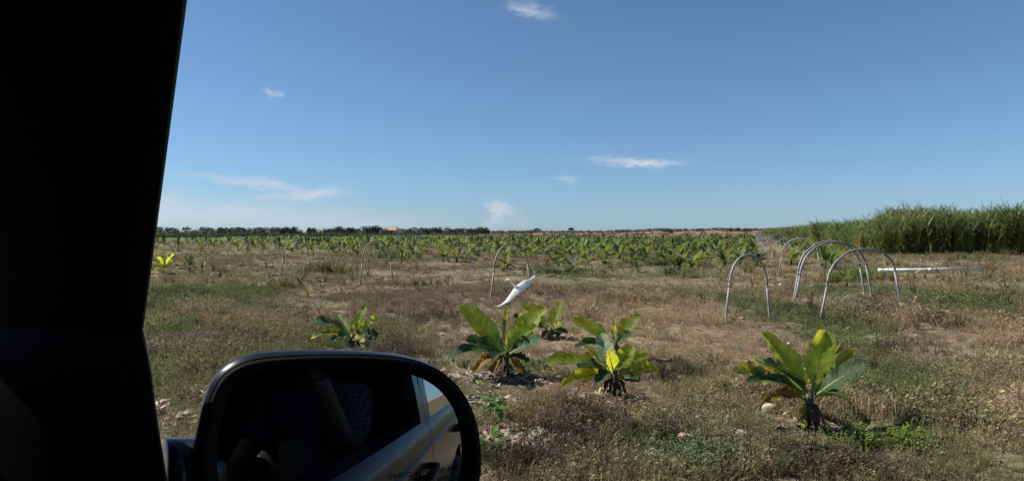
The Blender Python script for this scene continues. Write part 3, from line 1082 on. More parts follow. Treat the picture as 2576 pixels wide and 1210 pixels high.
named_plant('smaller ragged banana plant half hidden behind the one with the orange skirt', (1385, 858), (1384, 825), 15, [
    ((1312, 760), .25, (1378, 825), 42, .05, (.4, -.8, .4), 'g', .12),
    ((1414, 755), .20, (1388, 828), 42, .0, (-.5, -.8, .3), 'g', .1),
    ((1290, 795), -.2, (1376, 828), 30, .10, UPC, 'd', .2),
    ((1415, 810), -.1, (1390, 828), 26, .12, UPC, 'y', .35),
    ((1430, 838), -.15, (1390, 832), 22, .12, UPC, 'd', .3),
    ((1408, 845), .0, (1388, 832), 20, .30, (0, -.9, .3), 'b', .3),
    ((1362, 850), .0, (1380, 832), 18, .30, (0, -.9, .3), 'b', .3)])
named_plant('banana plant with ragged dark leaves just behind the car mirror', (882, 878), (888, 840), 15, [
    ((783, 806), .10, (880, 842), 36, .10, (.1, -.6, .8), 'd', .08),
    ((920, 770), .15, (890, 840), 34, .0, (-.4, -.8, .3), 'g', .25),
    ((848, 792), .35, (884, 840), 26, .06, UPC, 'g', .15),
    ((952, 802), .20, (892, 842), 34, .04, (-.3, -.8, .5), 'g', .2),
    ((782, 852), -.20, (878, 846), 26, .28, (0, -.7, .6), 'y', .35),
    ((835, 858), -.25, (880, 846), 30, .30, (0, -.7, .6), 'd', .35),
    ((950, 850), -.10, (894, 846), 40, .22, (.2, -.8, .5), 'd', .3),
    ((918, 862), -.25, (892, 846), 34, .30, (0, -.9, .3), 'y', .3),
    ((928, 870), .10, (892, 850), 24, .25, (.2, -.8, .3), 'p', .3),
    ((815, 798), .05, (876, 842), 10, .12, (0, -.8, .5), 'o', .1)])


def generic_plant_geo(n, h, L0, W, kinds, seed, droopy=1.0, e0=66, e1=68):
    """list of leaf settings for an ordinary plant of the field"""
    rr = random.Random(seed)
    out = []
    a0 = rr.uniform(0, 6.28)
    for i in range(n):
        an = a0 + i * 2.4 + rr.gauss(0, .25)
        f = i / max(n - 1, 1)
        elv = R(e0 - e1 * f + rr.gauss(0, 12))
        ln = L0 * rr.uniform(.75, 1.15) * (1 - .25 * f)
        d = Vector((math.cos(an), math.sin(an), 0))
        s = Vector((0, 0, h * (1 - .18 * f)))
        t = s + d * ln * math.cos(elv) + Vector((0, 0, ln * math.sin(elv) - .22 * droopy * ln * f))
        c_ = s.lerp(t, .5) + Vector((0, 0, ln * (.05 + .2 * f * droopy)))
        out.append(dict(base=s, ctrl=c_, tip=t, width=W * rr.uniform(.75, 1.2), nrm=(-d * math.sin(elv) * 1.0 + Vector((0, 0, math.cos(elv) + .15))), kind=rr.choice(kinds), tear=rr.uniform(.05, .3)))
    return out


# scattered plants standing alone between the road and the planted block
def lone_plant(label, px, py, hpx, n, kinds, seed, wf=.27, stem=True, droopy=1.0):
    g = on_ground(px, py)
    H = hpx / FPX * g.y
    root = empty('banana_plant', g, random.uniform(0, 6.28))
    tag(root, label, 'banana plant', 'banana plants in the weedy field')
    if stem:
        stem_obj(root, (0, 0, 0), (0, 0, H * .42), H * .055, H * .035, False)
    for kw in generic_plant_geo(n + 2, H * .36, H * .98, H * wf * 1.25, kinds, seed, droopy):
        k = kw.pop('kind')
        leaf_obj(root, k if seed == 1 else (k.upper() if k in 'gdly' else k), nseg=8, ripple=.1, **kw)
    return root


lone_plant('bushy bright yellow-green banana plant next to the black window pillar', 412, 690, 50, 11, 'llyl', 1)
lone_plant('small two-leaved banana sucker beside the bushy yellow-green plant', 478, 690, 40, 4, 'gd', 2, .2)
lone_plant('tiny yellow banana sucker low in the olive grass', 508, 697, 30, 4, 'yl', 3, .3)
lone_plant('tiny bright sucker beside the green weed bush', 682, 712, 20, 4, 'ly', 4, .3)
lone_plant('fallen dark banana plant on the brown earth by the pipe hoop', 752, 716, 24, 5, 'db', 5, .28)
lone_plant('small pale wilted banana plant on the olive grass edge', 775, 750, 26, 6, 'yop', 6, .22)
lone_plant('dark green bushy banana plant beside a slender grey hoop', 1010, 662, 34, 9, 'gdg', 7)
lone_plant('low fan of light banana leaves on the rust-coloured bank', 1110, 650, 32, 8, 'lgy', 8)
lone_plant('sparse low banana plant with two dark outer leaves on bare earth', 1172, 655, 32, 6, 'dgl', 9, .2)
lone_plant('squat wide spreading banana clump amid light green weeds', 1604, 684, 26, 12, 'glg', 10, .2, True, .4)
lone_plant('short dark broken banana stump with stubby leaves', 1697, 678, 34, 4, 'db', 11, .16)
lone_plant('small yellowing banana plant behind the first steel hoop', 1892, 722, 30, 5, 'oyd', 12, .2)
lone_plant('banana plant with raised yellow leaf at the edge of the planted block', 1822, 668, 44, 8, 'ylg', 13)
lone_plant('orange-leaved sickly banana plant at the edge of the planted block', 1765, 664, 30, 6, 'oyy', 14)
lone_plant('low ragged banana plant under the twin steel hoops', 2130, 722, 40, 9, 'gyl', 15)
lone_plant('leafy banana plant seen through the third steel hoop', 2075, 678, 52, 9, 'gdl', 16)
lone_plant('leafy banana plant beyond the leg of the third hoop', 1990, 668, 46, 9, 'gly', 17)
lone_plant('thin banana plant growing on the brown patch', 1480, 668, 30, 6, 'gd', 18)
lone_plant('thin dark banana plant left of the white-roofed rows', 900, 650, 24, 6, 'dg', 19)

# the planted block: whole plants in few shapes
M_FAR = [FARL['g'], FARL['d'], FARL['l'], FARL['y'], M_STEM]
FARK = {'g': 0, 'd': 1, 'l': 2, 'y': 3, 'o': 3}


def block_mesh(i, nseg):
    rr = random.Random(100 + i)
    mb, uvs = MB(), []
    n0 = 7 + i % 4
    q = len(mb.v)
    mb.tube([(0, 0, -.05), (0, 0, .2), (0, 0, .44)], [.075, .06, .045], 6, 4)
    uvs += [(0, 0)] * (len(mb.v) - q)
    for kw in generic_plant_geo(n0 + 2, .34, .92, .30, 'gddlgdldgg', 200 + i, 1.0, 58, 62):
        k = kw.pop('kind')
        kw['nseg'] = nseg
        leaf_geo(mb, uvs, rib=False, mi=FARK[k], rnd=rr, ripple=.1, **kw)
    o = mb.build('banana_plant', M_FAR, None, True, link=False)
    put_uv(o, uvs)
    return o


BLOCK = [block_mesh(i, 6) for i in range(9)]
FARB = [block_mesh(20 + i, 4) for i in range(5)]
# rows run with the far arches; the near border runs with the road
rowd = Vector((.34, .94, 0)).normalized()
crs = Vector((.94, -.34, 0)).normalized()
cand = []
for i in range(-170, 62):
    for j in range(0, 190):
        p = Vector((14, 42, 0)) + crs * (i * 1.9) + rowd * (j * 2.0 - 70)
        p += Vector((random.gauss(0, .33), random.gauss(0, .33), 0))
        if p.y < 26:
            continue
        # distance behind the near border
        o = outward(p.x, p.y)
        lim = 33.0 + 3.0 * (vnoise(p.x, p.y, 9, 5) - .5) * 2 + 4 * float(sstep(-10, -45, p.x)) + 3.0 * math.exp(-((p.x + 3) / 5.0) ** 2)
        q = (p.x - 7.3 - .362 * (p.y - 17)) * .94
        front = o < lim
        if o < lim - 11 or q > 4.6 or (-.6 < q < 2.4 and p.y < 110):
            continue
        d = math.hypot(p.x, p.y)
        azd = math.degrees(math.atan2(p.x, p.y))
        if abs(azd) > 46:
            continue
        dmax = 190 + 25 * math.sin(azd * .35) if azd > -5 else 165 + 25 * math.sin(azd * .5)
        if azd < -22: dmax = 130
        if d > dmax:
            continue
        gap = float(fbm(np.array([p.x]), np.array([p.y]), 9, 15)[0])
        keepp = .14 if front else (.86 if o > lim + 6 else .55)
        if gap > .66: keepp *= .3
        if azd < -20 and d > 80: keepp *= .5
        if random.random() > keepp:
            continue
        cand.append((d, p.x, p.y))
cand.sort()
for k, (d, x, y) in enumerate(cand[:300]):
    src = BLOCK[k % len(BLOCK)]
    o = src.copy()
    COL.objects.link(o)
    s = random.uniform(.55, 1.3)
    o.location = (x, y, gz(x, y))
    o.rotation_euler = (random.gauss(0, .06), random.gauss(0, .06), random.uniform(0, 6.28))
    o.scale = (s * 1.08, s * 1.08, s * random.uniform(.66, .95))
    tag(o, 'young banana plant in the front rows of the dense planted block', 'banana plant', 'banana plants of the planted block')
rest = cand[300:]
fx = np.array([c_[1] for c_ in rest])
fy = np.array([c_[2] for c_ in rest])
fn = len(rest)
scatter('distant_banana_rows', np.stack([fx, fy, ground_z(fx, fy)], 1), np.stack([rng.normal(0, .05, fn), rng.normal(0, .05, fn), rng.uniform(0, 6.28, fn)], 1),
        rng.uniform(.75, 1.3, fn), np.ones((fn, 3)) * .1, rng.integers(0, 5, fn), FARB, 'dense mass of distant banana plants filling the planted block', 'banana plants')

# ------------------------------------------------------------------ steel hoops
M_STEEL = mat('galvanised pipe', (.30, .31, .33), .6, .25, noise=.35, nscale=30, col2=(.17, .165, .16), bump=.1)
M_RUSTY = mat('weathered pipe', (.20, .175, .15), .7, .2, noise=.6, nscale=24, col2=(.31, .28, .25), bump=.2)


def hoop(label, group, A, Bp, H, m, rp=.024, hook=False, sh=.55, top=.5, pull=0.0):
    """two straight legs bent at the shoulder and a round bow; A and Bp are the feet"""
    A, Bp = Vector(A), Vector(Bp)
    root = empty('hoop', (A + Bp) / 2)
    tag(root, label, 'hoop', group)
    o = root.location
    a_, b_ = A - o, Bp - o
    ax = (b_ - a_)
    W = Vector((ax.x, ax.y, 0)).length
    ex = Vector((ax.x, ax.y, 0)).normalized()
    zc = (a_.z + b_.z) / 2
    up = Vector((0, 0, 1))
    sa = a_ + ex * W * (.085 + pull) + up * (H * sh)
    sb = b_ - ex * W * (.085 - pull) + up * (H * sh)
    lean = Vector((random.gauss(0, .02), random.gauss(0, .02), 0))
    for f_, s_ in ((a_, sa), (b_, sb)):
        MB().tube([f_ - up * .15, f_, f_.lerp(s_, .5) + lean * .3, s_], rp, 8).build('leg', m, root, True)
        MB().tube([f_.lerp(s_, .93), s_ + up * .03], rp * 1.05, 8).build('coupling', m, root, True)
    apex = sa.lerp(sb, .5 + (top - .5)) + up * (H * (1 - sh))
    apex.z = zc + H
    pts = []
    p1 = sa + (sa - a_).normalized() * 0
    for i in range(19):
        t = i / 18
        an = math.pi * (1 - t)
        # flattened shoulder sections, round in the middle
        c_ = math.cos(an)
        s_ = math.sin(an)
        x = (sa.lerp(sb, .5)) + ex * ((sb - sa).length * .5 * (math.copysign(abs(c_) ** .86, c_)))
        base = sa.z + (sb.z - sa.z) * t
        x.z = base + (apex.z - (sa.z + sb.z) / 2) * s_ ** 1.12
        pts.append(x + Vector((random.gauss(0, .006), random.gauss(0, .006), random.gauss(0, .006))))
    MB().tube(pts, rp, 8).build('bow', m, root, True)
    if hook:
        k = pts[10]
        MB().tube([k + up * .02, k + up * .01 - ex * .02, k - up * .12 - ex * .01], rp * .7, 6).build('hook', m, root, True)
    return root


def foot(px, py):
    return on_ground(px, py)


HG = 'steel hoops beside the sugar cane'
hoop('steel hoop with a short hook hanging from its crown, nearest the road', HG, foot(1825, 815), foot(1938, 805), 1.52, M_STEEL, .027, True)
hoop('wide steel hoop standing alone in front of the twin hoops', HG, foot(2062, 803), foot(2267, 770), 1.52, M_STEEL, .027)
hoop('front one of the twin wide steel hoops set close together', HG, foot(1995, 772), foot(2194, 752), 1.60, M_STEEL, .027)
hoop('rear one of the twin wide steel hoops set close together', HG, foot(1991, 769), foot(2177, 754), 1.66, M_STEEL, .026)
hoop('third wide hoop in the row, banana leaves showing through it', HG, foot(1958, 692), foot(2066, 684), 1.62, M_STEEL, .027)
hoop('fourth hoop in the row, half hidden by banana leaves', HG, foot(1936, 668), foot(2030, 664), 1.6, M_STEEL, .027)
yy = 49.0
k = 0
while yy < 235:
    x = 7.3 + .362 * (yy - 17)
    A = Vector((x, yy, gz(x, yy)))
    bx_, by_ = x + 2.25, yy + .55
    hoop('far hoop in the long tunnel row running towards the horizon', HG, A, (bx_, by_, gz(bx_, by_)), 1.62, M_STEEL, .028)
    yy += 6.2 + .02 * yy
    k += 1
HL = 'slender hoops along the road side of the field'
hoop('grey weathered hoop framing the flying egret', HL, foot(1234, 747), foot(1336, 737), 1.58, M_RUSTY, .026, top=.5)
hoop('slender weathered hoop beside the dark green bushy banana plant', HL, foot(905, 718), foot(989, 714), 1.62, M_RUSTY, .026)
hoop('faint slender hoop by the fallen dark banana plant', HL, foot(706, 694), foot(783, 690), 1.62, M_RUSTY, .027)
hoop('faint slender hoop behind the tiny yellow sucker', HL, foot(566, 674), foot(634, 670), 1.62, M_RUSTY, .027)
hoop('faint slender hoop behind the two-leaved sucker', HL, foot(474, 662), foot(532, 659), 1.62, M_RUSTY, .027)

# white plastic irrigation pipe lying on the ground
M_PVC = mat('white pvc', (.78, .79, .80), .35, noise=.15, nscale=9, col2=(.66, .66, .65))
pa = on_ground(2210, 690)
pb = pa + Vector((4.4, .12, 0))
pb.z = gz(pb.x, pb.y)
pz = max(pa.z, pb.z) + .12
pr = empty('irrigation_pipe', (pa.x, pa.y, pz))
tag(pr, 'white plastic irrigation pipe lying on the weeds below the sugar cane', 'pipe')
MB().tube([(0, 0, 0), (2.2, .06, .005), (4.4, .12, pb.z - pa.z if abs(pb.z - pa.z) < .1 else 0)], .072, 14).build('barrel', M_PVC, pr, True)
MB().tube([(2.1, .0573, .0045), (2.35, .064, .005)], .083, 14).build('socket', M_PVC, pr, True)

# stones
def stone(label, px, py, wpx, hpx, colr, seed):
    g = on_ground(px, py)
    rr = random.Random(seed)
    bm = bmesh.new()
    bmesh.ops.create_icosphere(bm, subdivisions=3, radius=1)
    w, h = wpx / FPX * g.y * .5, hpx / FPX * g.y * .5
    dirs = [Vector((rr.gauss(0, 1), rr.gauss(0, 1), rr.gauss(0, 1))).normalized() for _ in range(11)]
    for v in bm.verts:
        d = v.co.normalized()
        k = 1.0
        for q in dirs:
            k = min(k, .80 / max(d.dot(q), .3))
        k += rr.gauss(0, .012)
        v.co = Vector((d.x * w * k, d.y * w * .8 * k, d.z * h * 1.1 * k))
    me = bpy.data.meshes.new('stone')
    bm.to_mesh(me)
    bm.free()
    m = mat('stone ' + str(seed), colr, .9, noise=.4, nscale=20, bump=.6, bscale=50)
    me.materials.append(m)
    o = bpy.data.objects.new('stone', me)
    auto_smooth(o, 28)
    o.location = g + Vector((0, 0, h * .8))
    COL.objects.link(o)
    tag(o, label, 'stone', 'stones lying in the field')


stone('big buff stone lying among grey-green weeds', 1725, 1140, 52, 46, (.42, .32, .21), 1)
stone('pale crumbly stone below the withered orange banana leaf', 1935, 1038, 46, 26, (.46, .40, .32), 2)
stone('small whitish stone between the hoop and the large banana plant', 1985, 868, 10, 8, (.6, .57, .5), 3)
stone('small pale stone beside the foot of the hooked hoop', 1866, 802, 12, 7, (.55, .52, .47), 4)
stone('flat buff stone at the lower rim of weeds', 1870, 1105, 40, 18, (.38, .33, .25), 5)
stone('pale clod at the foot of the bank by the mirror rim', 1272, 1165, 30, 40, (.33, .28, .20), 6)
stone('whitish stone near the foot of the wide lone hoop', 2270, 772, 22, 12, (.50, .47, .43), 7)

# ------------------------------------------------------------------ broad-leaved seedlings on the bank by the mirror
def bank_weed(label, px, py, n, spread, size, colr, seed):
    rr = random.Random(seed)
    g = on_ground(px, py)
    m = leaf_mat('bank weed leaf %d' % seed, colr, tuple(c_ * 1.35 for c_ in colr), (.30, .48, .05), .45)
    root = empty('broadleaf_weed', g)
    tag(root, label, 'weed', 'broad-leaved weeds on the bank')
    mb = MB()
    for i in range(4):
        a_ = rr.uniform(0, 6.28)
        mb.tube([(0, 0, -.03), (math.cos(a_) * spread * .4, math.sin(a_) * spread * .4, spread * .9)], [.006, .003], 5)
    mb.build('stem', M_RIB, root, True)
    for i in range(n):
        a_ = rr.uniform(0, 6.28)
        f = rr.uniform(.15, 1)
        s = Vector((math.cos(a_) * spread * .5 * f, math.sin(a_) * spread * .5 * f, spread * rr.uniform(.1, 1.2)))
        d = Vector((math.cos(a_ + rr.gauss(0, .6)), math.sin(a_ + rr.gauss(0, .6)), rr.uniform(-.2, .6))).normalized()
        l_ = size * rr.uniform(.7, 1.3)
        t = s + d * l_
        mb, uvs = MB(), []
        leaf_geo(mb, uvs, s, s.lerp(t, .5) + Vector((0, 0, .15 * l_)), t, l_ * .5, (0, -.5, .8), nseg=5, pet=.1, rib=False, rnd=rr)
        o = mb.build('leaf', [m], root, True)
        put_uv(o, uvs)


bank_weed('light green broad-leaved weed against the right rim of the mirror', 1245, 1062, 34, .20, .115, (.075, .15, .03), 1)
bank_weed('yellow-green weed at the lower right rim of the mirror', 1232, 1160, 26, .17, .115, (.095, .16, .03), 2)
bank_weed('yellowish sprig just above the light green weed by the mirror', 1200, 990, 8, .12, .06, (.19, .22, .03), 3)

# ------------------------------------------------------------------ sugar cane
M_CANE = tint_mat('cane leaf', .3, .5)


def cane_clump(name, n, h, seed, nl=9):
    rr = random.Random(seed)
    V, Fc, S = [], [], []
    for s in range(n):
        x0, y0 = rr.gauss(0, .35), rr.gauss(0, .35)
        hh = h * rr.uniform(.62, .88)
        lx, ly = rr.gauss(0, .16) * hh, rr.gauss(0, .16) * hh
        k = len(V)
        w = .018
        for (a_, b_) in ((w, 0), (0, w)):
            k = len(V)
            V += [(x0 - a_, y0 - b_, -.1), (x0 + a_, y0 + b_, -.1), (x0 + lx + a_, y0 + ly + b_, hh * .8), (x0 + lx - a_, y0 + ly - b_, hh * .8)]
            S += [(1.7, 1.35, .95)] * 4
            Fc.append((k, k + 1, k + 2, k + 3))
        for i in range(nl + 4):
            low = i >= nl
            f = rr.uniform(.12, .45) if low else rr.uniform(.42, .82)
            p = Vector((x0 + lx * f, y0 + ly * f, hh * f))
            an = rr.uniform(0, 6.28)
            d = Vector((math.cos(an), math.sin(an), 0))
            ln = rr.uniform(.8, 1.5) * h / 3.6
            up = rr.uniform(-.1, .5) if low else rr.uniform(.6, 1.15)
            dr = rr.uniform(.5, 1.1)
            wv = d.cross(Vector((0, 0, 1))) * rr.uniform(.018, .032)
            k = len(V)
            pts = []
            for j in range(5):
                t = j / 4
                pts.append(p + d * ln * .75 * t + Vector((0, 0, ln * (up * t - dr * t * t * .75))))
            for j, q in enumerate(pts):
                wj = (1 - (j / 4) ** 2) * .9 + .1
                V += [q - wv * wj, q + wv * wj]
            sh = rr.uniform(.65, 1.35)
            tn = (1.9 * sh, 1.45 * sh, .95 * sh) if (low and rr.random() < .75) else (sh, sh, sh)
            S += [tn] * 10
            for j in range(4):
                Fc.append((k + 2 * j, k + 2 * j + 1, k + 2 * j + 3, k + 2 * j + 2))
    o = mesh_obj(name, V, Fc, M_CANE, link=False)
    shade_attr(o, S)
    return o


CANE = [cane_clump('cane_%d' % i, 6, 3.7, 300 + i) for i in range(5)]


def cane_front(y):
    return 7.3 + .362 * (y - 17) + 7.0


def cane_block(name, pts, sc0, sc1, label, edge=False):
    pts = np.array(pts)
    n = len(pts)
    z = ground_z(pts[:, 0], pts[:, 1])
    t = np.array((.125, .165, .056))[None] * rng.uniform(.62, 1.38, (n, 1)) * rng.uniform(.9, 1.1, (n, 3))
    dry_ = rng.random(n) < .06
    t[dry_] = np.array((.27, .23, .11)) * rng.uniform(.8, 1.2, (int(dry_.sum()), 1))
    s = rng.uniform(sc0 * .92, sc1 * 1.06, n) * (.66 + .68 * fbm(pts[:, 0], pts[:, 1], 4, 77))
    if edge: s *= .6 + .4 * sstep(0, 5, pts[:, 0] - cane_front(pts[:, 1]))
    scatter(name, np.stack([pts[:, 0], pts[:, 1], z], 1), np.stack([rng.normal(0, .08, n), rng.normal(0, .08, n), rng.uniform(0, 6.28, n)], 1), s, t, rng.integers(0, 5, n), CANE, label, 'sugar cane')


near = []
while len(near) < 2300:
    x, y = random.uniform(24, 85), random.uniform(43, 72)
    lim = 49.5 - .10 * (x - 26) + 2.5 * (float(vnoise(x, y * 0, 4, 2)) - .5)
    if x < cane_front(y) - .2 or y < lim or (y > 62 and x < cane_front(y) + 10) or y > lim + 15:
        continue
    near.append((x, y))
cane_block('sugar_cane', near, .92, 1.2, 'tall dense green sugar cane, the nearer and higher stand', True)
farc = []
while len(farc) < 4200:
    y = 60 + (random.random() ** 1.7) * 330
    x = cane_front(y) + random.uniform(0, 9) + .8 * math.sin(y * .31)
    if y < 74 and x > cane_front(y) + 6:
        continue
    farc.append((x, y))
cane_block('sugar_cane', farc, .70, .92, 'long lower hedge of sugar cane running off towards the horizon')

# ------------------------------------------------------------------ far trees
M_TREE = [mat('far tree foliage', (.026, .042, .026), .75, noise=.5, nscale=.4, col2=(.016, .028, .020), trans=.08, obj_rand=.25, coords='Object'),
          mat('far tree bark', (.09, .075, .06), .9)]


def tree(label, px, top_py, wpx, Y, kind='round', base_py=None, group='trees along the far edge of the plain', seed=0, lift=0.0):
    rr = random.Random(seed * 13 + int(px))
    x = (px - CX) / FPX * Y
    z0 = gz(x, Y)
    W = wpx / FPX * Y * rr.uniform(1.0, 1.45)
    top = CAM_Z + ray(px, top_py - lift).z * Y
    H = max(top - z0, 2.0)
    root = empty('tree', (x, Y, z0))
    tag(root, label, 'tree', group)
    mb = MB()
    th = H * {'round': .35, 'umbrella': .72, 'sparse': .5, 'palm': .6}.get(kind, .4)
    mb.tube([(0, 0, -.3), (rr.gauss(0, .1), 0, th * .5), (rr.gauss(0, .2), rr.gauss(0, .2), th)], [H * .05, H * .035, H * .025], 6)
    for i in range(5):
        a_ = rr.uniform(0, 6.28)
        mb.tube([(0, 0, th * .75), (math.cos(a_) * W * .16, math.sin(a_) * W * .16, H * .68), (math.cos(a_) * W * .32, math.sin(a_) * W * .32, H * .84)], [H * .022, H * .014, H * .008], 4)
    mb.build('trunk', M_TREE[1], root, True)
    V, Fc = [], []
    nclump = {'round': 26, 'umbrella': 14, 'sparse': 9}.get(kind, 18)
    for i in range(nclump):
        a_ = rr.uniform(0, 6.28)
        rad_ = math.sqrt(rr.random()) * W * .44
        if kind == 'round':
            zc = H * rr.uniform(.12, .90) * (1 - .45 * (rad_ / (W * .5)) ** 2) + .05 * H
        else:
            zc = H * rr.uniform(.74, .92) - H * .22 * (rad_ / (W * .5)) ** 2
        c_ = Vector((math.cos(a_) * rad_, math.sin(a_) * rad_ * .8, zc))
        cr = rr.uniform(.14, .24) * min(W, H * 1.6) * (.7 if kind == 'sparse' else 1)
        for q in range(70 if kind != 'sparse' else 26):
            d = Vector((rr.gauss(0, 1), rr.gauss(0, 1), rr.gauss(0, .75))).normalized() * cr * rr.random() ** .4
            p = c_ + d
            if p.z > H: p.z = H - rr.random() * .1 * H
            s = rr.uniform(.2, .42) * (H / 6)
            u = Vector((rr.gauss(0, 1), rr.gauss(0, 1), rr.gauss(0, 1))).normalized() * s
            v = u.orthogonal().normalized() * s * rr.uniform(.5, 1)
            k = len(V)
            V += [p - u, p + v, p + u, p - v]
            Fc.append((k, k + 1, k + 2, k + 3))
    mesh_obj('crown', V, Fc, M_TREE[0], root)
    return root


DK = 'dark round-crowned tree in the far tree line'
FT = [(400, 576, 52, 330, 'round'), (432, 577, 30, 335, 'round'), (516, 574, 40, 345, 'round'), (562, 577, 34, 350, 'round'), (592, 576, 36, 352, 'round'), (618, 576, 34, 352, 'round'),
      (652, 576, 30, 355, 'round'), (684, 574.5, 52, 355, 'round'), (716, 577, 22, 357, 'round'), (736, 574, 40, 358, 'round'), (785, 577, 24, 365, 'round'), (828, 576.5, 52, 372, 'round'),
      (862, 574.5, 40, 378, 'round'), (888, 577, 30, 380, 'round'), (922, 573, 52, 385, 'round'), (950, 571.5, 48, 388, 'round'), (986, 576, 40, 428, 'round'), (1022, 577.5, 40, 432, 'round'),
      (1058, 575, 52, 438, 'round'), (1088, 577.5, 36, 442, 'round'), (1110, 574.5, 52, 446, 'round'), (1140, 578, 40, 460, 'round'), (1168, 578.5, 36, 470, 'round'), (1192, 577.5, 34, 480, 'round')]
for i, (px, ty, w, Y, kd) in enumerate(FT):
    tree({14: 'broad dark tree just left of the far pink house', 15: 'tallest dark tree rising beside the far pink house', 16: 'dark tree whose crown shows behind the far pink house', 17: 'dark tree between the far pink house and the tiny hut', 2: 'dark round tree standing next to the gap with the half-bare tree'}.get(i, DK), px, ty, w, Y, kd, seed=i, lift=4.5)
tree('sparse half-bare tree standing alone in the gap of the tree line', 470, 573, 18, 340, 'sparse', seed=50, lift=3)
tree('stepped dark tree clump where the tree line ends', 1215, 573.5, 34, 490, 'round', seed=51, lift=2.5)
tree('lone flat-topped tree on the skyline of the plain', 1352, 574, 14, 640, 'umbrella', seed=52)
tree('lone small top-heavy tree on the highest skyline', 1437, 572.5, 12, 640, 'umbrella', seed=53)
tree('low round tree on the right skyline bump', 1680, 573.5, 26, 560, 'round', seed=54)
for i, (px, ty, w) in enumerate(((1560, 577.5, 60), (1615, 577, 60), (1760, 576, 30), (1830, 573.5, 34), (1862, 572.5, 44), (1885, 574, 34))):
    tree('low dark scrubby tree on the right-hand skyline', px, ty, w, 620, 'round', group='scrubby trees on the right skyline', seed=60 + i)

# a band of far scrub under the tree line
SCR = []
for i in range(3):
    rr = random.Random(900 + i)
    V, Fc, S = [], [], []
    for q in range(150):
        p = Vector((rr.gauss(0, 1.1), rr.gauss(0, .8), abs(rr.gauss(0, .75))))
        u = Vector((rr.gauss(0, 1), rr.gauss(0, 1), rr.gauss(0, 1))).normalized() * rr.uniform(.12, .28)
        v = u.orthogonal().normalized() * u.length * .7
        k = len(V)
        V += [p - u, p + v, p + u, p - v]
        sh = rr.uniform(.6, 1.3)
        S += [(sh, sh, sh)] * 4
        Fc.append((k, k + 1, k + 2, k + 3))
    o = mesh_obj('scrub_%d' % i, V, Fc, M_WEED, link=False)
    shade_attr(o, S)
    SCR.append(o)
sx, sy, ss, st = [], [], [], []
for i in range(900):
    bz = R(random.uniform(-44, -3))
    Y = random.uniform(255, 335) - 40 * (bz < R(-24)) + (90 if bz > R(-12) else 0)
    sx.append(Y * math.tan(bz)); sy.append(Y)
    ss.append(random.uniform(.5, 1.25) * (1.2 if bz < R(-20) else .8))
    g_ = random.uniform(.7, 1.3)
    st.append((.055 * g_, .078 * g_, .035 * g_))
for i in range(500):
    bz = R(random.uniform(-4, 24))
    Y = random.uniform(300, 700)
    sx.append(Y * math.tan(bz)); sy.append(Y)
    ss.append(random.uniform(.3, .8))
    g_ = random.uniform(.7, 1.3)
    st.append((.085 * g_, .075 * g_, .045 * g_))
for i in range(420):
    bz = R(random.uniform(-4, 24))
    Y = random.uniform(690, 900)
    sx.append(Y * math.tan(bz)); sy.append(Y)
    ss.append(random.uniform(.8, 1.8))
    g_ = random.uniform(.7, 1.2)
    st.append((.045 * g_, .055 * g_, .035 * g_))
sx, sy = np.array(sx), np.array(sy)
scatter('distant_scrub', np.stack([sx, sy, ground_z(sx, sy)], 1), np.stack([np.zeros(len(sx)), np.zeros(len(sx)), rng.uniform(0, 6.28, len(sx))], 1), np.array(ss), np.array(st),
        rng.integers(0, 3, len(sx)), SCR, 'far low scrub below the tree line and along the skyline', 'scrub')

# ------------------------------------------------------------------ far house and hut
M_WALL = mat('pinkish plaster', (.70, .46, .36), .9, noise=.15, nscale=1)
M_WHITE = mat('white plaster', (.72, .70, .67), .85)
M_TILE = mat('red roof tiles', (.55, .27, .19), .8, noise=.3, nscale=2)
M_DARK = mat('dark opening', (.02, .02, .022), .6)
Yh = 400.0
hx = (990 - CX) / FPX * Yh
hz = gz(hx, Yh)
house = empty('house', (hx, Yh, hz))
house.scale = (1.15, 1.15, 1.15)
tag(house, 'small pink-walled house with red roof in front of the far trees', 'house')
MB().box((-3.6, -3, -.3), (1.9, 3, 2.6)).build('wall', M_WALL, house)
MB().box((2.0, -3.4, -.3), (4.2, 2.6, 3.2)).build('entrance_wall', M_WHITE, house)
rf = MB()
rf.add([(-4.6, -4, 2.55), (2.1, -4, 2.55), (2.1, 4, 2.55), (-4.6, 4, 2.55), (-2.6, 0, 3.75), (2.1, 0, 3.75)], [(0, 1, 5, 4), (3, 4, 5, 2), (0, 4, 3), (1, 2, 5), (0, 3, 2, 1)])
rf.build('roof', M_TILE, house)
MB().box((1.9, -3.8, 3.2), (6.6, 3, 3.4)).build('flat_roof', M_WHITE, house)
for q in (-2.6, -.6):
    w_ = MB().box((q - .5, -3.06, .9), (q + .5, -3.002, 2.0)).build('window', M_DARK, house)
MB().box((2.6, -3.46, -.1), (3.5, -3.402, 2.1)).build('door', M_TILE, house)
MB().box((6.2, -3.4, -.3), (6.4, -3.2, 3.2)).build('porch_post', M_WHITE, house)
hx = (1049 - CX) / FPX * Yh
hut = empty('hut', (hx, Yh, gz(hx, Yh)))
tag(hut, 'tiny whitish hut with flat roof right of the far house', 'hut')
MB().box((-.6, -1, -.3), (.5, 1, 1.7)).build('wall', M_WHITE, hut)
MB().box((-.9, -1.3, 1.7), (1.1, 1.3, 1.9)).build('roof', M_WHITE, hut)
MB().box((-.25, -1.05, 0), (.2, -1.002, 1.3)).build('door', M_DARK, hut)

# ------------------------------------------------------------------ flying egret
M_EGRET = mat('white plumage', (.93, .92, .90), .75, trans=.42, tcol=(.92, .91, .88))
M_BEAK = mat('yellow beak', (.62, .42, .10), .5)
YE = 13.6


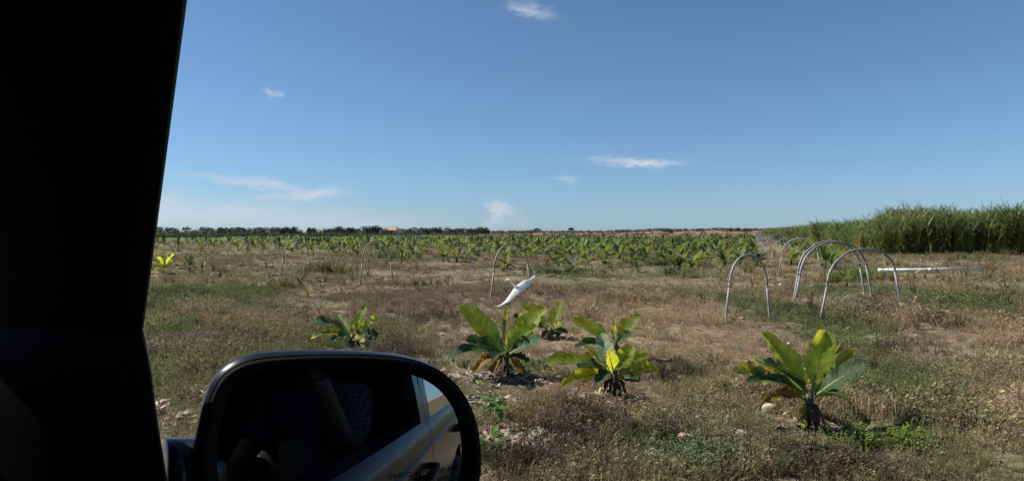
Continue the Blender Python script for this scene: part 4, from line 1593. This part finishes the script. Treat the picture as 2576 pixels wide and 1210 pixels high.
def ep(zx, zy, dep=0.0):
    """a point of the bird, from the enlarged view of the photograph to its own distance"""
    return at_depth((1270 + zx / 10.08) * .9695, (690 + zy / 10.08) * .9695, YE + dep)


ec = ep(740, 570)
egret = empty('egret', ec)
tag(egret, 'white egret flying low with both wings spread in front of a hoop', 'bird')
sections = [((196, 1062), (208, 1068)), ((300, 1000), (335, 1022)), ((395, 922), (450, 962)), ((470, 830), (545, 910)), ((540, 730), (610, 850)), ((600, 635), (690, 765)),
            ((650, 560), (775, 690)), ((700, 505), (830, 612)), ((800, 440), (880, 632)), ((900, 380), (960, 560)), ((980, 358), (1036, 486)), ((1040, 342), (1080, 430)), ((1110, 300), (1140, 370)), ((1178, 238), (1205, 275))]
mb = MB()
rings = []
ns = len(sections)
for i, (l_, t_) in enumerate(sections):
    f = i / (ns - 1) * 2 - 1
    dep = .55 * f + .02
    a_ = ep(l_[0], l_[1], dep) - ec
    b_ = ep(t_[0], t_[1], dep - .8 * Vector((t_[0] - l_[0], t_[1] - l_[1])).length / 10.08 / 1700 * YE) - ec
    b_ = a_ + (b_ - a_) * 1.16
    th = .012 * (1 - abs(f)) + .008
    nrm = Vector((0, -.8, .6))
    ring = []
    for j in range(10):
        an = 2 * math.pi * j / 10
        u = .5 - .5 * math.cos(an)
        prof = math.sin(an) * (1.0 - .45 * u)
        camber = .03 * math.sin(math.pi * u) * (b_ - a_).length * 2
        ring.append(a_.lerp(b_, u) + nrm * (th * prof + camber))
    rings.append(ring)
mb.rings(rings, 0, True, True)
body = [(655, 520), (690, 545), (740, 575), (800, 610), (850, 640), (880, 668)]
mb.tube([ep(*p, -.03) - ec for p in body], [.020, .034, .042, .036, .024, .010], 10)
neck = [(690, 545), (640, 500), (597, 470), (578, 430), (560, 385), (525, 352), (485, 350), (445, 364), (424, 372)]
mb.tube([ep(*p, -.04) - ec for p in neck], [.034, .026, .020, .020, .021, .021, .022, .017, .006], 10)
eb = mb.build('body', M_EGRET, egret, True)
rm = eb.modifiers.new('skin', 'REMESH')
rm.mode = 'VOXEL'
rm.voxel_size = .0042
rm.use_smooth_shade = True
sm = eb.modifiers.new('soft', 'SMOOTH')
sm.iterations = 1
MB().tube([ep(430, 371, -.04) - ec, ep(400, 374, -.04) - ec, ep(368, 377, -.04) - ec], [.009, .006, .002], 6).build('beak', M_BEAK, egret, True)
MB().tube([ep(458, 358, -.062) - ec, ep(459, 358, -.066) - ec], .003, 6).build('eye', M_DARK, egret, True)
for q in (0, 16):
    MB().tube([ep(860, 650 + q, -.03) - ec, ep(905, 680 + q, -.02) - ec, ep(925, 700 + q, -.02) - ec], [.005, .004, .003], 5).build('leg', M_DARK, egret, True)

# ------------------------------------------------------------------ the car the picture is taken from
# car coordinates: F forward, R out through the passenger window, U up, all from the camera
ROAD_Z = .6
car = empty('car', (0, 0, ROAD_Z), math.atan2(CAR_F.y, CAR_F.x))
tag(car, 'dark grey off-road car seen from inside, black window pillar and passenger-side mirror', 'car')
UZ = CAM_Z - ROAD_Z


def cc(F, Rr, U):
    return Vector((F, -Rr, U + UZ))


def car_dir(px, py):
    d = ray(px, py)
    return Vector((d.dot(CAR_F), d.dot(CAR_R), d.z))


def on_R(px, py, Rr):
    d = car_dir(px, py)
    return d * (Rr / d.y)


M_PAINT = mat('dark grey metallic paint', (.016, .019, .025), .28, .15, .25, coat=.12)
M_BLACK = mat('black plastic trim', (.007, .007, .0075), .75, spec=.10, bump=.03, bscale=500)
M_LINER = mat('dark cloth', (.010, .010, .011), .95, spec=.1)
M_RUBBER = mat('tyre rubber', (.016, .016, .017), .85)
M_RIM = mat('alloy', (.45, .46, .48), .35, .9)
M_CHROME = mat('mirror silvering', (.46, .48, .49), .015, 1.0)
M_TEXT = mat('etched lettering', (.03, .03, .03), .6)


def glass_mat(name, tint_, refl=.10):
    m = bpy.data.materials.new(name)
    m.use_nodes = True
    nt_ = m.node_tree
    for n in list(nt_.nodes):
        nt_.nodes.remove(n)
    t_ = nt_.nodes.new('ShaderNodeBsdfTransparent'); t_.inputs[0].default_value = (*tint_, 1)
    g_ = nt_.nodes.new('ShaderNodeBsdfGlossy'); g_.inputs['Roughness'].default_value = .01
    fr = nt_.nodes.new('ShaderNodeFresnel'); fr.inputs[0].default_value = 1.5
    x_ = nt_.nodes.new('ShaderNodeMixShader')
    o_ = nt_.nodes.new('ShaderNodeOutputMaterial')
    nt_.links.new(fr.outputs[0], x_.inputs[0]); nt_.links.new(t_.outputs[0], x_.inputs[1]); nt_.links.new(g_.outputs[0], x_.inputs[2]); nt_.links.new(x_.outputs[0], o_.inputs[0])
    return m


M_GLASS = glass_mat('windscreen glass', (.16, .18, .175))
M_GLASS_D = glass_mat('privacy glass', (.06, .065, .065))

BELT = -.30
# --- front pillar, its visible edge and the mirror panel below it
K_ = on_R(355, 830, .200)
T_ = on_R(462, -5, .125)
S_ = on_R(416, 1212, .208)
ups = (T_ - K_).normalized()
top_ = T_ + ups * .12
low_ = S_ + Vector((-.004, .003, -.16))


def pillar_ring(e, wF, wR):
    """cross-section at the edge point e: the inner trim runs forward and inboard"""
    inn = e + Vector((wF, wR, 0))
    outv = Vector((e.x, e.y, e.z)).normalized() * .035
    mid = e.lerp(inn, .5) + Vector((-.012, -.010, 0))
    return [e, e.lerp(mid, .35) + Vector((-.004, -.003, 0)), mid, inn + Vector((-.006, -.006, 0)), inn, inn + outv, e.lerp(inn, .5) + outv * 1.3, e + outv * .9]


prs = [pillar_ring(top_, .14, -.085), pillar_ring(T_, .15, -.085), pillar_ring(T_.lerp(K_, .33), .155, -.088), pillar_ring(T_.lerp(K_, .66), .165, -.095), pillar_ring(T_.lerp(K_, .9), .17, -.10), pillar_ring(K_, .17, -.10),
       pillar_ring(K_.lerp(S_, .25) + Vector((-.003, 0, 0)), .18, -.11), pillar_ring(K_.lerp(S_, .6), .20, -.12), pillar_ring(S_, .22, -.13), pillar_ring(low_, .24, -.14)]
pil = MB().rings([[cc(*p) for p in r_] for r_ in prs], 0, True, True).build('window_pillar', M_BLACK, car)
auto_smooth(pil, 50)
MB().tube([cc(*(p + p.normalized() * .012 - Vector((0, .003, 0)))) for p in (top_, T_, T_.lerp(K_, .33), T_.lerp(K_, .66), T_.lerp(K_, .9), K_, K_.lerp(S_, .25) + Vector((-.003, 0, 0)), K_.lerp(S_, .6), S_, low_)], .0045, 8).build('door_seal', M_RUBBER, car, True)

# --- side mirror
NH = R(29.5)          # the glass is turned to the driver
NV = R(4.0)
mn = Vector((-math.cos(NH) * math.cos(NV), -math.sin(NH) * math.cos(NV), math.sin(NV)))
e1 = Vector((-math.sin(NH), math.cos(NH), 0))            # outwards along the glass
e2 = mn.cross(e1) * -1
if e2.z < 0: e2 = -e2
MC = car_dir(870, 1100).normalized()
MC = MC * (.60 / (MC.dot(Vector((CAR_F.y, CAR_R.y, 0)))))   # the glass centre lies .60 m ahead of the lens


def on_mirror(px, py, off=0.0):
    d = car_dir(px, py)
    p0 = MC + mn * off
    k_ = p0.dot(mn) / d.dot(mn)
    v = d * k_ - p0
    return v.dot(e1), v.dot(e2)


lip_px = [(500, 1130), (512, 1060), (527, 1000), (548, 955), (582, 923), (632, 903), (700, 895), (790, 891), (900, 890), (990, 895), (1052, 906), (1105, 928), (1153, 968), (1186, 1020), (1204, 1080), (1212, 1150),
          (1207, 1215), (1190, 1265), (1150, 1300), (1080, 1318), (900, 1326), (700, 1322), (580, 1306), (522, 1270), (500, 1200)]
lip = [on_mirror(*p) for p in lip_px]
# even, smooth outline
def resample(pts, n):
    P = [Vector((p[0], p[1], 0)) for p in pts]
    for _ in range(2):      # corner cutting
        Q = []
        for i in range(len(P)):
            a_, b_ = P[i], P[(i + 1) % len(P)]
            Q += [a_.lerp(b_, .25), a_.lerp(b_, .75)]
        P = Q
    seg = [(P[(i + 1) % len(P)] - P[i]).length for i in range(len(P))]
    tot = sum(seg)
    out, i, acc_ = [], 0, 0.0
    for k_ in range(n):
        s = tot * k_ / n
        while acc_ + seg[i] < s:
            acc_ += seg[i]
            i += 1
        out.append(P[i].lerp(P[(i + 1) % len(P)], (s - acc_) / max(seg[i], 1e-9)))
    return [(p.x, p.y) for p in out]


NL = 96
lip = resample(lip, NL)
ctr = (sum(p[0] for p in lip) / NL, sum(p[1] for p in lip) / NL)


def inset(pts, d):
    out = []
    n = len(pts)
    for i in range(n):
        a_, b_ = Vector(pts[(i - 2) % n]), Vector(pts[(i + 2) % n])
        t_ = (b_ - a_).normalized()
        nn = Vector((-t_.y, t_.x))
        if nn.dot(Vector(ctr) - Vector(pts[i])) < 0:
            nn = -nn
        q = Vector(pts[i]) + nn * d
        out.append((q.x, q.y))
    return out


def mring(pts, off):
    return [cc(*(MC + e1 * s + e2 * t + mn * off)) for (s, t) in pts]


def swell(d):
    """the housing bulges towards the door and narrows to its outer end"""
    base_, out = inset(lip, 0), inset(lip, -abs(d) * 2.0)
    hw = max(abs(p[0] - ctr[0]) for p in lip)
    res = []
    for p, q in zip(base_, out):
        k_ = .5 - .62 * (p[0] - ctr[0]) / hw
        res.append((p[0] + (q[0] - p[0]) * k_, p[1] + (q[1] - p[1]) * k_))
    return res


side_mirror = empty('side_mirror')
side_mirror.parent = car
shell = [mring(inset(lip, .000), 0), mring(swell(.0016), -.003), mring(swell(.0026), -.008), mring(swell(.0020), -.016), mring(inset(lip, .004), -.034), mring(inset(lip, .012), -.056), mring(inset(lip, .028), -.078), mring(inset(lip, .050), -.090)]
sh_ = MB().rings(shell, 0, False, True).build('housing', M_PAINT, side_mirror, True)
rim = [mring(inset(lip, .0004), -.002), mring(inset(lip, .002), .003), mring(inset(lip, .006), .0045), mring(inset(lip, .0105), .0005), mring(inset(lip, .0125), -.008), mring(inset(lip, .0135), -.016)]
MB().rings(rim, 0, False, False).build('rim', M_BLACK, side_mirror, True)
MB().rings([mring(inset(lip, .0135), -.0165)], 0, False, True).build('back_plate', M_BLACK, side_mirror)
# convex glass
gl = inset(lip, .0150)
GR = 1.25
gv, gf = [], []
NRG = 26
gv.append(cc(*(MC + e1 * ctr[0] + e2 * ctr[1] + mn * -.008)))
for i in range(1, NRG + 1):
    for (s, t) in gl:
        a_, b_ = ctr[0] + (s - ctr[0]) * i / NRG, ctr[1] + (t - ctr[1]) * i / NRG
        r2 = (a_ - ctr[0]) ** 2 + (b_ - ctr[1]) ** 2
        gv.append(cc(*(MC + e1 * a_ + e2 * b_ + mn * (-.008 - r2 / (2 * GR)))))
for j in range(NL):
    gf.append((0, 1 + j, 1 + (j + 1) % NL))
for i in range(NRG - 1):
    for j in range(NL):
        a_, b_ = 1 + i * NL + j, 1 + i * NL + (j + 1) % NL
        gf.append((a_, a_ + NL, b_ + NL, b_))
mesh_obj('mirror_glass', gv, gf, M_CHROME, side_mirror, True)
# lettering etched on the glass
def lettering(body_, px, py, size):
    cu = bpy.data.curves.new('lettering', 'FONT')
    cu.body = body_
    cu.size = size
    cu.align_x = 'RIGHT'
    cu.offset = -.00004
    ob = bpy.data.objects.new('lettering', cu)
    COL.objects.link(ob)
    dg = bpy.context.evaluated_depsgraph_get()
    me = bpy.data.meshes.new_from_object(ob.evaluated_get(dg))
    bpy.data.objects.remove(ob)
    s0, t0 = on_mirror(px, py)
    for v in me.vertices:
        a_, b_ = s0 + v.co.x, t0 + v.co.y
        r2 = (a_ - ctr[0]) ** 2 + (b_ - ctr[1]) ** 2
        v.co = cc(*(MC + e1 * a_ + e2 * b_ + mn * (-.0072 - r2 / (2 * GR))))
    me.materials.clear()
    me.materials.append(M_TEXT)
    o = bpy.data.objects.new('lettering', me)
    COL.objects.link(o)
    o.parent = side_mirror


lettering('OBJECTS IN MIRROR ARE', 1160, 1190, .0062)
lettering('CLOSER THAN THEY APPEAR', 1160, 1214, .0062)
# arm between mirror and door panel
def mpt(px, py, off):
    s, t = on_mirror(px, py)
    return MC + e1 * s + e2 * t + mn * off


a0, a1 = mpt(498, 1125, -.035), mpt(500, 1300, -.045)
b0, b1 = on_R(414, 1102, .225), on_R(424, 1240, .228)
b1.z = b0.z - .075
arm = MB()
def arm_ring(c0, c1, w):
    m_ = (c0 + c1) * .5
    h_ = (c0 - c1).length * .5
    out = []
    for j in range(14):
        an = 2 * math.pi * j / 14
        out.append(cc(*(m_ + Vector((0, 0, 1)) * h_ * math.sin(an) + Vector((1, .2, 0)).normalized() * w * math.cos(an))))
    return out


bm0, bm1 = b0.lerp(a0, .5), b1.lerp(a1, .5)
arm.rings([arm_ring(b0, b1, .030), arm_ring(b0.lerp(a0, .42), b1.lerp(a1, .42), .030), arm_ring(b0.lerp(a0, .47), b1.lerp(a1, .47) , .027), arm_ring(b0.lerp(a0, .52) , b1.lerp(a1, .52), .031), arm_ring(a0 + (a0 - b0) * .35, a1 + (a1 - b1) * .35, .034)], 0, True, True)
arm.build('mirror_arm', M_PAINT, side_mirror, True)

# --- body sides. profile of the flank from sill to belt: (U, outward bulge over the belt line)
PROF = [(-1.08, -.05), (-1.02, -.02), (-.82, .012), (-.62, .028), (-.50, .033), (-.392, .032), (-.384, .022), (-.376, .029), (-.345, .025), (-.312, .012), (BELT, .0)]
RB = .212        # window plane at the belt
RC = -.62        # centre line of the car


def flank(F0, F1, side=1, inset_=0.0, n=8, cut=None):
    """outer skin panel between two stations, with an inner skin so it has thickness"""
    rings_ = []
    for i in range(n + 1):
        F = F0 + (F1 - F0) * i / n
        taper = .04 * max(0, F - .9) + .05 * max(0, -F - 1.6)
        out, inn = [], []
        for (U, bl) in PROF:
            if cut:
                lim = cut(F)
                U = max(U, lim)
            rr_ = RB + bl - taper * 1.0 - inset_
            out.append((F, rr_, U))
            inn.append((F, rr_ - .055, U))
        ring = out + inn[::-1]
        if side < 0:
            ring = [(f, 2 * RC - r_, u) for (f, r_, u) in ring][::-1]
        rings_.append([cc(*p) for p in ring])
    return MB().rings(rings_, 0, True, True)


WHEELS = [(1.52, -1.02), (-1.28, -1.02)]


def arch_cut(F):
    lim = -1.2
    for (wf, wu) in WHEELS:
        d = abs(F - wf)
        if d < .44:
            lim = max(lim, wu + math.sqrt(.44 ** 2 - d * d))
    return min(lim, BELT - .04)


for side in (1, -1):
    for nm, F0, F1, n in (('front_door', .62, -.428, 10), ('rear_door', -.436, -1.30, 14), ('rear_quarter', -1.308, -2.25, 14), ('fender', 2.15, .628, 20)):
        o = flank(F0, F1, side, 0, n, arch_cut if nm in ('rear_quarter', 'fender', 'rear_door') else None).build(nm, M_PAINT, car)
        auto_smooth(o, 24)
        if 'door' in nm:
            # handle set into the skin
            hf = F1 + .14
            hs_ = MB()
            sgn = 1 if side > 0 else -1
            rO = RB + .030
            yb = rO if side > 0 else 2 * RC - rO
            pts = [cc(hf - .07, yb, -.45), cc(hf - .065, yb + sgn * .03, -.45), cc(hf + .075, yb + sgn * .03, -.45), cc(hf + .085, yb, -.45)]
            hs_.tube(pts, .012, 8)
            h_ = hs_.build('door_handle', M_BLACK, o, True)
            # inner trim panel
    # belt moulding
    yb = RB if side > 0 else 2 * RC - RB
    # upper structure: tumblehome from the belt to the roof rail
def side_pt(F, U, side=1, off=0.0):
    f = (U - BELT) / (.215 - BELT)
    rr_ = RB - .115 * f ** 1.15 + off
    rr_ -= .05 * max(0, -F - 1.6)
    return cc(F, rr_ if side > 0 else 2 * RC - rr_, U)


def side_post(name, quads, m, side, t_=.035, parent=None):
    """a post or rail in the side window plane: polygon in (F,U), given thickness inboard"""
    mb_ = MB()
    a_ = [side_pt(F, U, side, .002) for (F, U) in quads]
    b_ = [side_pt(F, U, side, -t_) for (F, U) in quads]
    n = len(quads)
    mb_.add(a_ + b_, [tuple(range(n)), tuple(range(2 * n - 1, n - 1, -1))] + [(i, n + i, n + (i + 1) % n, (i + 1) % n) for i in range(n)])
    return mb_.build(name, m, parent or car)


def ladder(F0a, F0b, F1a, F1b, n=6):
    """post outline from belt to rail, slightly sloped"""
    us = [BELT + (.215 - BELT) * i / n for i in range(n + 1)]
    return [(F0a + (F1a - F0a) * i / n, us[i]) for i in range(n + 1)] + [(F0b + (F1b - F0b) * i / n, us[i]) for i in range(n, -1, -1)]


for side in (1, -1):
    side_post('middle_pillar', ladder(-.44, -.36, -.46, -.38), M_PAINT, side)
    side_post('window_frame', ladder(-.53, -.445, -.55, -.465), M_PAINT, side)
    side_post('rear_pillar', ladder(-1.40, -1.24, -1.44, -1.32), M_PAINT, side)
    side_post('tail_pillar', ladder(-2.22, -2.05, -2.12, -1.98), M_PAINT, side)
    gq = ladder(-1.24, -.53, -1.32, -.55)
    g_ = side_post('window_glass', gq, M_GLASS_D, side, .004)
    gq = ladder(-2.05, -1.40, -1.98, -1.44)
    g_ = side_post('window_glass', gq, M_GLASS_D, side, .004)
    if side < 0:
        side_post('window_glass', ladder(-.36, .52, -.38, .10), M_GLASS, side, .004)
        side_post('window_pillar', ladder(.52, .62, .10, .22), M_BLACK, side)
# roof with rails, rounded
rr_rings = []
for F in (.24, .12, -.1, -.6, -1.2, -1.8, -2.1, -2.2):
    z_ = .275 - .06 * (max(0, F + .1) / .34) ** 2 - .03 * max(0, -F - .8)
    ring = []
    for i in range(13):
        t_ = i / 12
        Rr = (RB - .115) + (2 * (RC - (RB - .115))) * t_
        edge = min(t_, 1 - t_)
        ring.append(cc(F, Rr + (.012 if t_ == 0 else (-.012 if t_ == 1 else 0)), z_ - .065 * max(0, 1 - edge / .10) ** 2))
    low = [p - Vector((0, 0, .045)) for p in ring]
    rr_rings.append(ring + low[::-1])
o = MB().rings(rr_rings, 0, True, True).build('roof', M_PAINT, car)
auto_smooth(o, 40)
MB().box(cc(-2.1, -1.30, .19) , cc(.18, .06, .20)).build('headliner', M_LINER, car)
# windscreen, bonnet, dashboard, floor, seats, tail
wsp = [cc(.26, .03, .215), cc(.26, 2 * RC - .03, .215), cc(.98, 2 * RC - .10, BELT), cc(.98, .10, BELT)]
MB().add(wsp + [p + Vector((.006, 0, .006)) for p in wsp], [(0, 1, 2, 3), (7, 6, 5, 4), (0, 4, 5, 1), (1, 5, 6, 2), (2, 6, 7, 3), (3, 7, 4, 0)]).build('windscreen', M_GLASS, car)
bon = []
for F, U in ((.96, -.305), (1.3, -.33), (1.7, -.37), (2.0, -.43), (2.14, -.52), (2.18, -.70)):
    ring = []
    for i in range(11):
        t_ = i / 10
        Rr = .19 + (2 * (RC - .19)) * t_
        ring.append(cc(F, Rr, U - .03 * (2 * t_ - 1) ** 4))
    bon.append(ring + [p - Vector((0, 0, .03)) for p in ring[::-1]])
o = MB().rings(bon, 0, True, True).build('bonnet', M_PAINT, car)
auto_smooth(o, 40)
bevel(MB().box(cc(2.12, -1.44, -1.05), cc(2.28, .20, -.62)).build('front_bumper', M_BLACK, car), .04, 3)
bevel(MB().box(cc(.66, -1.32, -.72), cc(.97, .10, -.315)).build('dashboard', M_BLACK, car), .05, 3)
MB().box(cc(-2.2, -1.40, -1.02), cc(2.1, .16, -.98)).build('floor', M_LINER, car)
MB().box(cc(-2.25, -1.40, -1.05), cc(-2.18, .16, .19)).build('tailgate', M_PAINT, car)
MB().box(cc(-.42, .115, -.98), cc(.62, .148, -.31)).build('door_trim', M_BLACK, car)
MB().box(cc(-1.28, .115, -.98), cc(-.45, .148, -.31)).build('door_trim', M_BLACK, car)
for rc in (-.22, -1.0):
    bevel(MB().box(cc(-.55, rc - .24, -.80), cc(-.02, rc + .24, -.66)).build('seat_cushion', M_LINER, car), .04, 3)
    Mx = Matrix.Translation(cc(-.50, rc, -.68)) @ Matrix.Rotation(R(-16), 4, 'Y')
    bevel(MB().box((-.09, -.24, 0), (.04, .24, .56), 0, Mx).build('seat_back', M_LINER, car), .05, 3)
    bevel(MB().box((-.07, -.13, .58), (.03, .13, .76), 0, Mx).build('headrest', M_LINER, car), .04, 3)
for (wf, wu) in WHEELS:
    for side in (1, -1):
        yy0 = RB + .055 if side > 0 else 2 * RC - RB - .055
        sg = -1 if side > 0 else 1
        wp = empty('wheel')
        wp.parent = car
        prof = [(.22, .0), (.30, .0), (.355, .02), (.375, .05), (.38, .12), (.375, .19), (.355, .22), (.22, .22)]
        rg = []
        for j in range(28):
            an = 2 * math.pi * j / 28
            rg.append([cc(wf + math.cos(an) * r_, yy0 + sg * w_, wu + math.sin(an) * r_) for (r_, w_) in prof])
        rg.append(rg[0])
        MB().rings(rg, 0, closed=True).build('tyre', M_RUBBER, wp, True)
        rb_ = MB()
        prof = [(.225, .03), (.20, .015), (.19, .06), (.06, .05), (.02, .04)]
        rg = []
        for j in range(28):
            an = 2 * math.pi * j / 28
            rg.append([cc(wf + math.cos(an) * r_, yy0 + sg * w_, wu + math.sin(an) * r_) for (r_, w_) in prof])
        rg.append(rg[0])
        rb_.rings(rg, 0, closed=False)
        rb_.build('rim', M_RIM, wp, True)

# ------------------------------------------------------------------ the person holding the phone, seen only in the mirror
M_SKIN = mat('skin', (.05, .030, .021), .55)  # kept very dark: the dimness of the cabin is put into the colour
M_HAIR = mat('dark hair', (.012, .010, .009), .6)
M_TROUSER = mat('dark trousers', (.020, .022, .028), .9)


def check_mat():
    m = bpy.data.materials.new('checked shirt cloth')
    m.use_nodes = True
    nt_ = m.node_tree
    b_ = nt_.nodes['Principled BSDF']
    b_.inputs['Roughness'].default_value = .9
    t_ = nt_.nodes.new('ShaderNodeTexCoord')
    s_ = nt_.nodes.new('ShaderNodeSeparateXYZ')
    nt_.links.new(t_.outputs['Object'], s_.inputs[0])
    outs = []
    for ax_ in (1, 2):
        a_ = nt_.nodes.new('ShaderNodeMath'); a_.operation = 'MULTIPLY'; a_.inputs[1].default_value = 62.0
        nt_.links.new(s_.outputs[ax_], a_.inputs[0])
        f_ = nt_.nodes.new('ShaderNodeMath'); f_.operation = 'FRACT'; nt_.links.new(a_.outputs[0], f_.inputs[0])
        g_ = nt_.nodes.new('ShaderNodeMath'); g_.operation = 'LESS_THAN'; g_.inputs[1].default_value = .28; nt_.links.new(f_.outputs[0], g_.inputs[0])
        outs.append(g_.outputs[0])
    mx_ = nt_.nodes.new('ShaderNodeMath'); mx_.operation = 'MAXIMUM'
    nt_.links.new(outs[0], mx_.inputs[0]); nt_.links.new(outs[1], mx_.inputs[1])
    c_ = nt_.nodes.new('ShaderNodeMix'); c_.data_type = 'RGBA'
    c_.inputs[6].default_value = (.045, .060, .085, 1)  # both cloth colours lowered to stand in for the shaded cabin
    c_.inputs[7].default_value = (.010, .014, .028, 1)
    nt_.links.new(mx_.outputs[0], c_.inputs[0])
    nt_.links.new(c_.outputs[2], b_.inputs['Base Color'])
    return m


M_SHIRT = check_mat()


def skin_mesh(name, joints, edges, m, parent, root_i=0, sub=2):
    """joints: (F,R,U,radius) joined by edges, grown with the skin modifier"""
    me = bpy.data.meshes.new(name)
    me.from_pydata([tuple(cc(*j[:3])) for j in joints], edges, [])
    o = bpy.data.objects.new(name, me)
    COL.objects.link(o)
    o.parent = parent
    me.materials.append(m)
    md = o.modifiers.new('skin', 'SKIN')
    md.use_smooth_shade = True
    for i, j in enumerate(joints):
        r_ = j[3] if len(j) == 4 else j[3:5]
        me.skin_vertices[0].data[i].radius = (r_, r_) if not isinstance(r_, tuple) else r_
        me.skin_vertices[0].data[i].use_root = (i == root_i)
    s_ = o.modifiers.new('round', 'SUBSURF')
    s_.levels = sub
    s_.render_levels = sub
    return o


person = empty('person', car.location, car.rotation_euler.z)
tag(person, 'person in a blue checked shirt reflected in the car mirror, holding up a phone', 'person')
PR = -.20
bj = [(-.34, PR, -.60, .13), (-.36, PR, -.46, .125), (-.37, PR, -.30, .135), (-.36, PR, -.19, .10), (-.33, PR, -.12, .055), (-.30, PR, -.06, .058), (-.29, PR, .02, .085), (-.28, PR, .09, .080),
      # right arm to the phone
      (-.34, PR + .17, -.20, .062), (-.20, PR + .22, -.40, .048), (-.075, PR + .20, -.175, .032), (-.055, PR + .19, -.115, .026),
      # left arm
      (-.34, PR - .17, -.20, .062), (-.22, PR - .25, -.42, .048), (-.02, PR - .12, -.52, .034), (.03, PR - .09, -.53, .026),
      # legs
      (-.30, PR + .10, -.60, .092), (.14, PR + .12, -.56, .065), (.30, PR + .12, -.86, .045), (.40, PR + .12, -.93, .035),
      (-.30, PR - .10, -.60, .092), (.14, PR - .13, -.56, .065), (.30, PR - .13, -.86, .045), (.40, PR - .13, -.93, .035)]
be = [(0, 1), (1, 2), (2, 3), (3, 4), (4, 5), (5, 6), (6, 7), (3, 8), (8, 9), (9, 10), (10, 11), (3, 12), (12, 13), (13, 14), (14, 15), (0, 16), (16, 17), (17, 18), (18, 19), (0, 20), (20, 21), (21, 22), (22, 23)]
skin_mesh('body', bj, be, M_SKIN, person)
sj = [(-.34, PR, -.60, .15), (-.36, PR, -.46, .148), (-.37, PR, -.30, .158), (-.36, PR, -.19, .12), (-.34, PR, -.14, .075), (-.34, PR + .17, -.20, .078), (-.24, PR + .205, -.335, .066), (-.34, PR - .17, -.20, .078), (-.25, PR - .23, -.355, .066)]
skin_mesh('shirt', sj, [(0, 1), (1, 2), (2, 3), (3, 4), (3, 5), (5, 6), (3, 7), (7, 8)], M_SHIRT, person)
tj = [(-.33, PR, -.615, .15), (-.30, PR + .10, -.605, .105), (.14, PR + .12, -.56, .080), (.30, PR + .12, -.84, .062), (-.30, PR - .10, -.605, .105), (.14, PR - .13, -.56, .080), (.30, PR - .13, -.84, .062)]
skin_mesh('trousers', tj, [(0, 1), (1, 2), (2, 3), (0, 4), (4, 5), (5, 6)], M_TROUSER, person)
skin_mesh('hair', [(-.31, PR, .06, .088), (-.31, PR, .115, .078), (-.33, PR, .02, .07)], [(0, 1), (0, 2)], M_HAIR, person)
# right hand closed on the lower edge of the phone: five fingers
hand = [((-.050, -.012, -.080), (-.030, -.030, -.062), (-.018, -.022, -.050)), ((-.052, -.004, -.074), (-.030, -.034, -.050), (-.016, -.026, -.040)),
        ((-.054, .004, -.070), (-.030, -.036, -.036), (-.016, -.028, -.028)), ((-.056, .010, -.066), (-.032, -.034, -.022), (-.020, -.026, -.016)), ((-.066, -.020, -.085), (-.072, -.035, -.050), (-.062, -.040, -.022))]
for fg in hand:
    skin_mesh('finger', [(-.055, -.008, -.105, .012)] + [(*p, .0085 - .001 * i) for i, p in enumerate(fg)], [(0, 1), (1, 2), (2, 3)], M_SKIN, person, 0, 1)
# the phone: its lens is the picture's viewpoint, the slab stands just behind it
vx = Vector((1, 0, 0))
phone_b = MB()
phone = empty('phone', (0, 0, CAM_Z))
tag(phone, 'black phone held up by the person behind the car window', 'phone')
bevel(MB().box((-.13, -.034, -.062), (.012, -.025, .012)).build('case', M_BLACK, phone), .003, 2)
MB().box((-.122, -.0365, -.056), (.006, -.0345, .006)).build('screen', mat('phone screen', (.02, .02, .022), .1), phone)
MB().tube([(0, -.026, 0), (0, -.022, 0)], .006, 12).build('lens_ring', M_BLACK, phone, True)

# ------------------------------------------------------------------ open shed behind the car, caught in the rear window's reflection
shp = CAR_F * -26 + CAR_R * 13
shed = empty('open_shed', (shp.x, shp.y, gz(shp.x, shp.y)), math.atan2(CAR_F.y, CAR_F.x) + .5)
tag(shed, 'white-roofed open shed on posts reflected in the rear car window', 'shed')
rf = MB()
rf.add([(-4, -2.6, 2.5), (4, -2.6, 2.5), (4, 2.6, 2.5), (-4, 2.6, 2.5), (-4, 0, 3.5), (4, 0, 3.5)], [(0, 1, 5, 4), (2, 3, 4, 5), (0, 4, 3), (1, 2, 5), (0, 3, 2, 1)])
rf.build('roof', M_WHITE, shed)
for (x, y) in ((-3.8, -2.4), (3.8, -2.4), (3.8, 2.4), (-3.8, 2.4), (0, -2.4), (0, 2.4)):
    MB().box((x - .08, y - .08, -.4), (x + .08, y + .08, 2.5)).build('post', M_WHITE, shed)
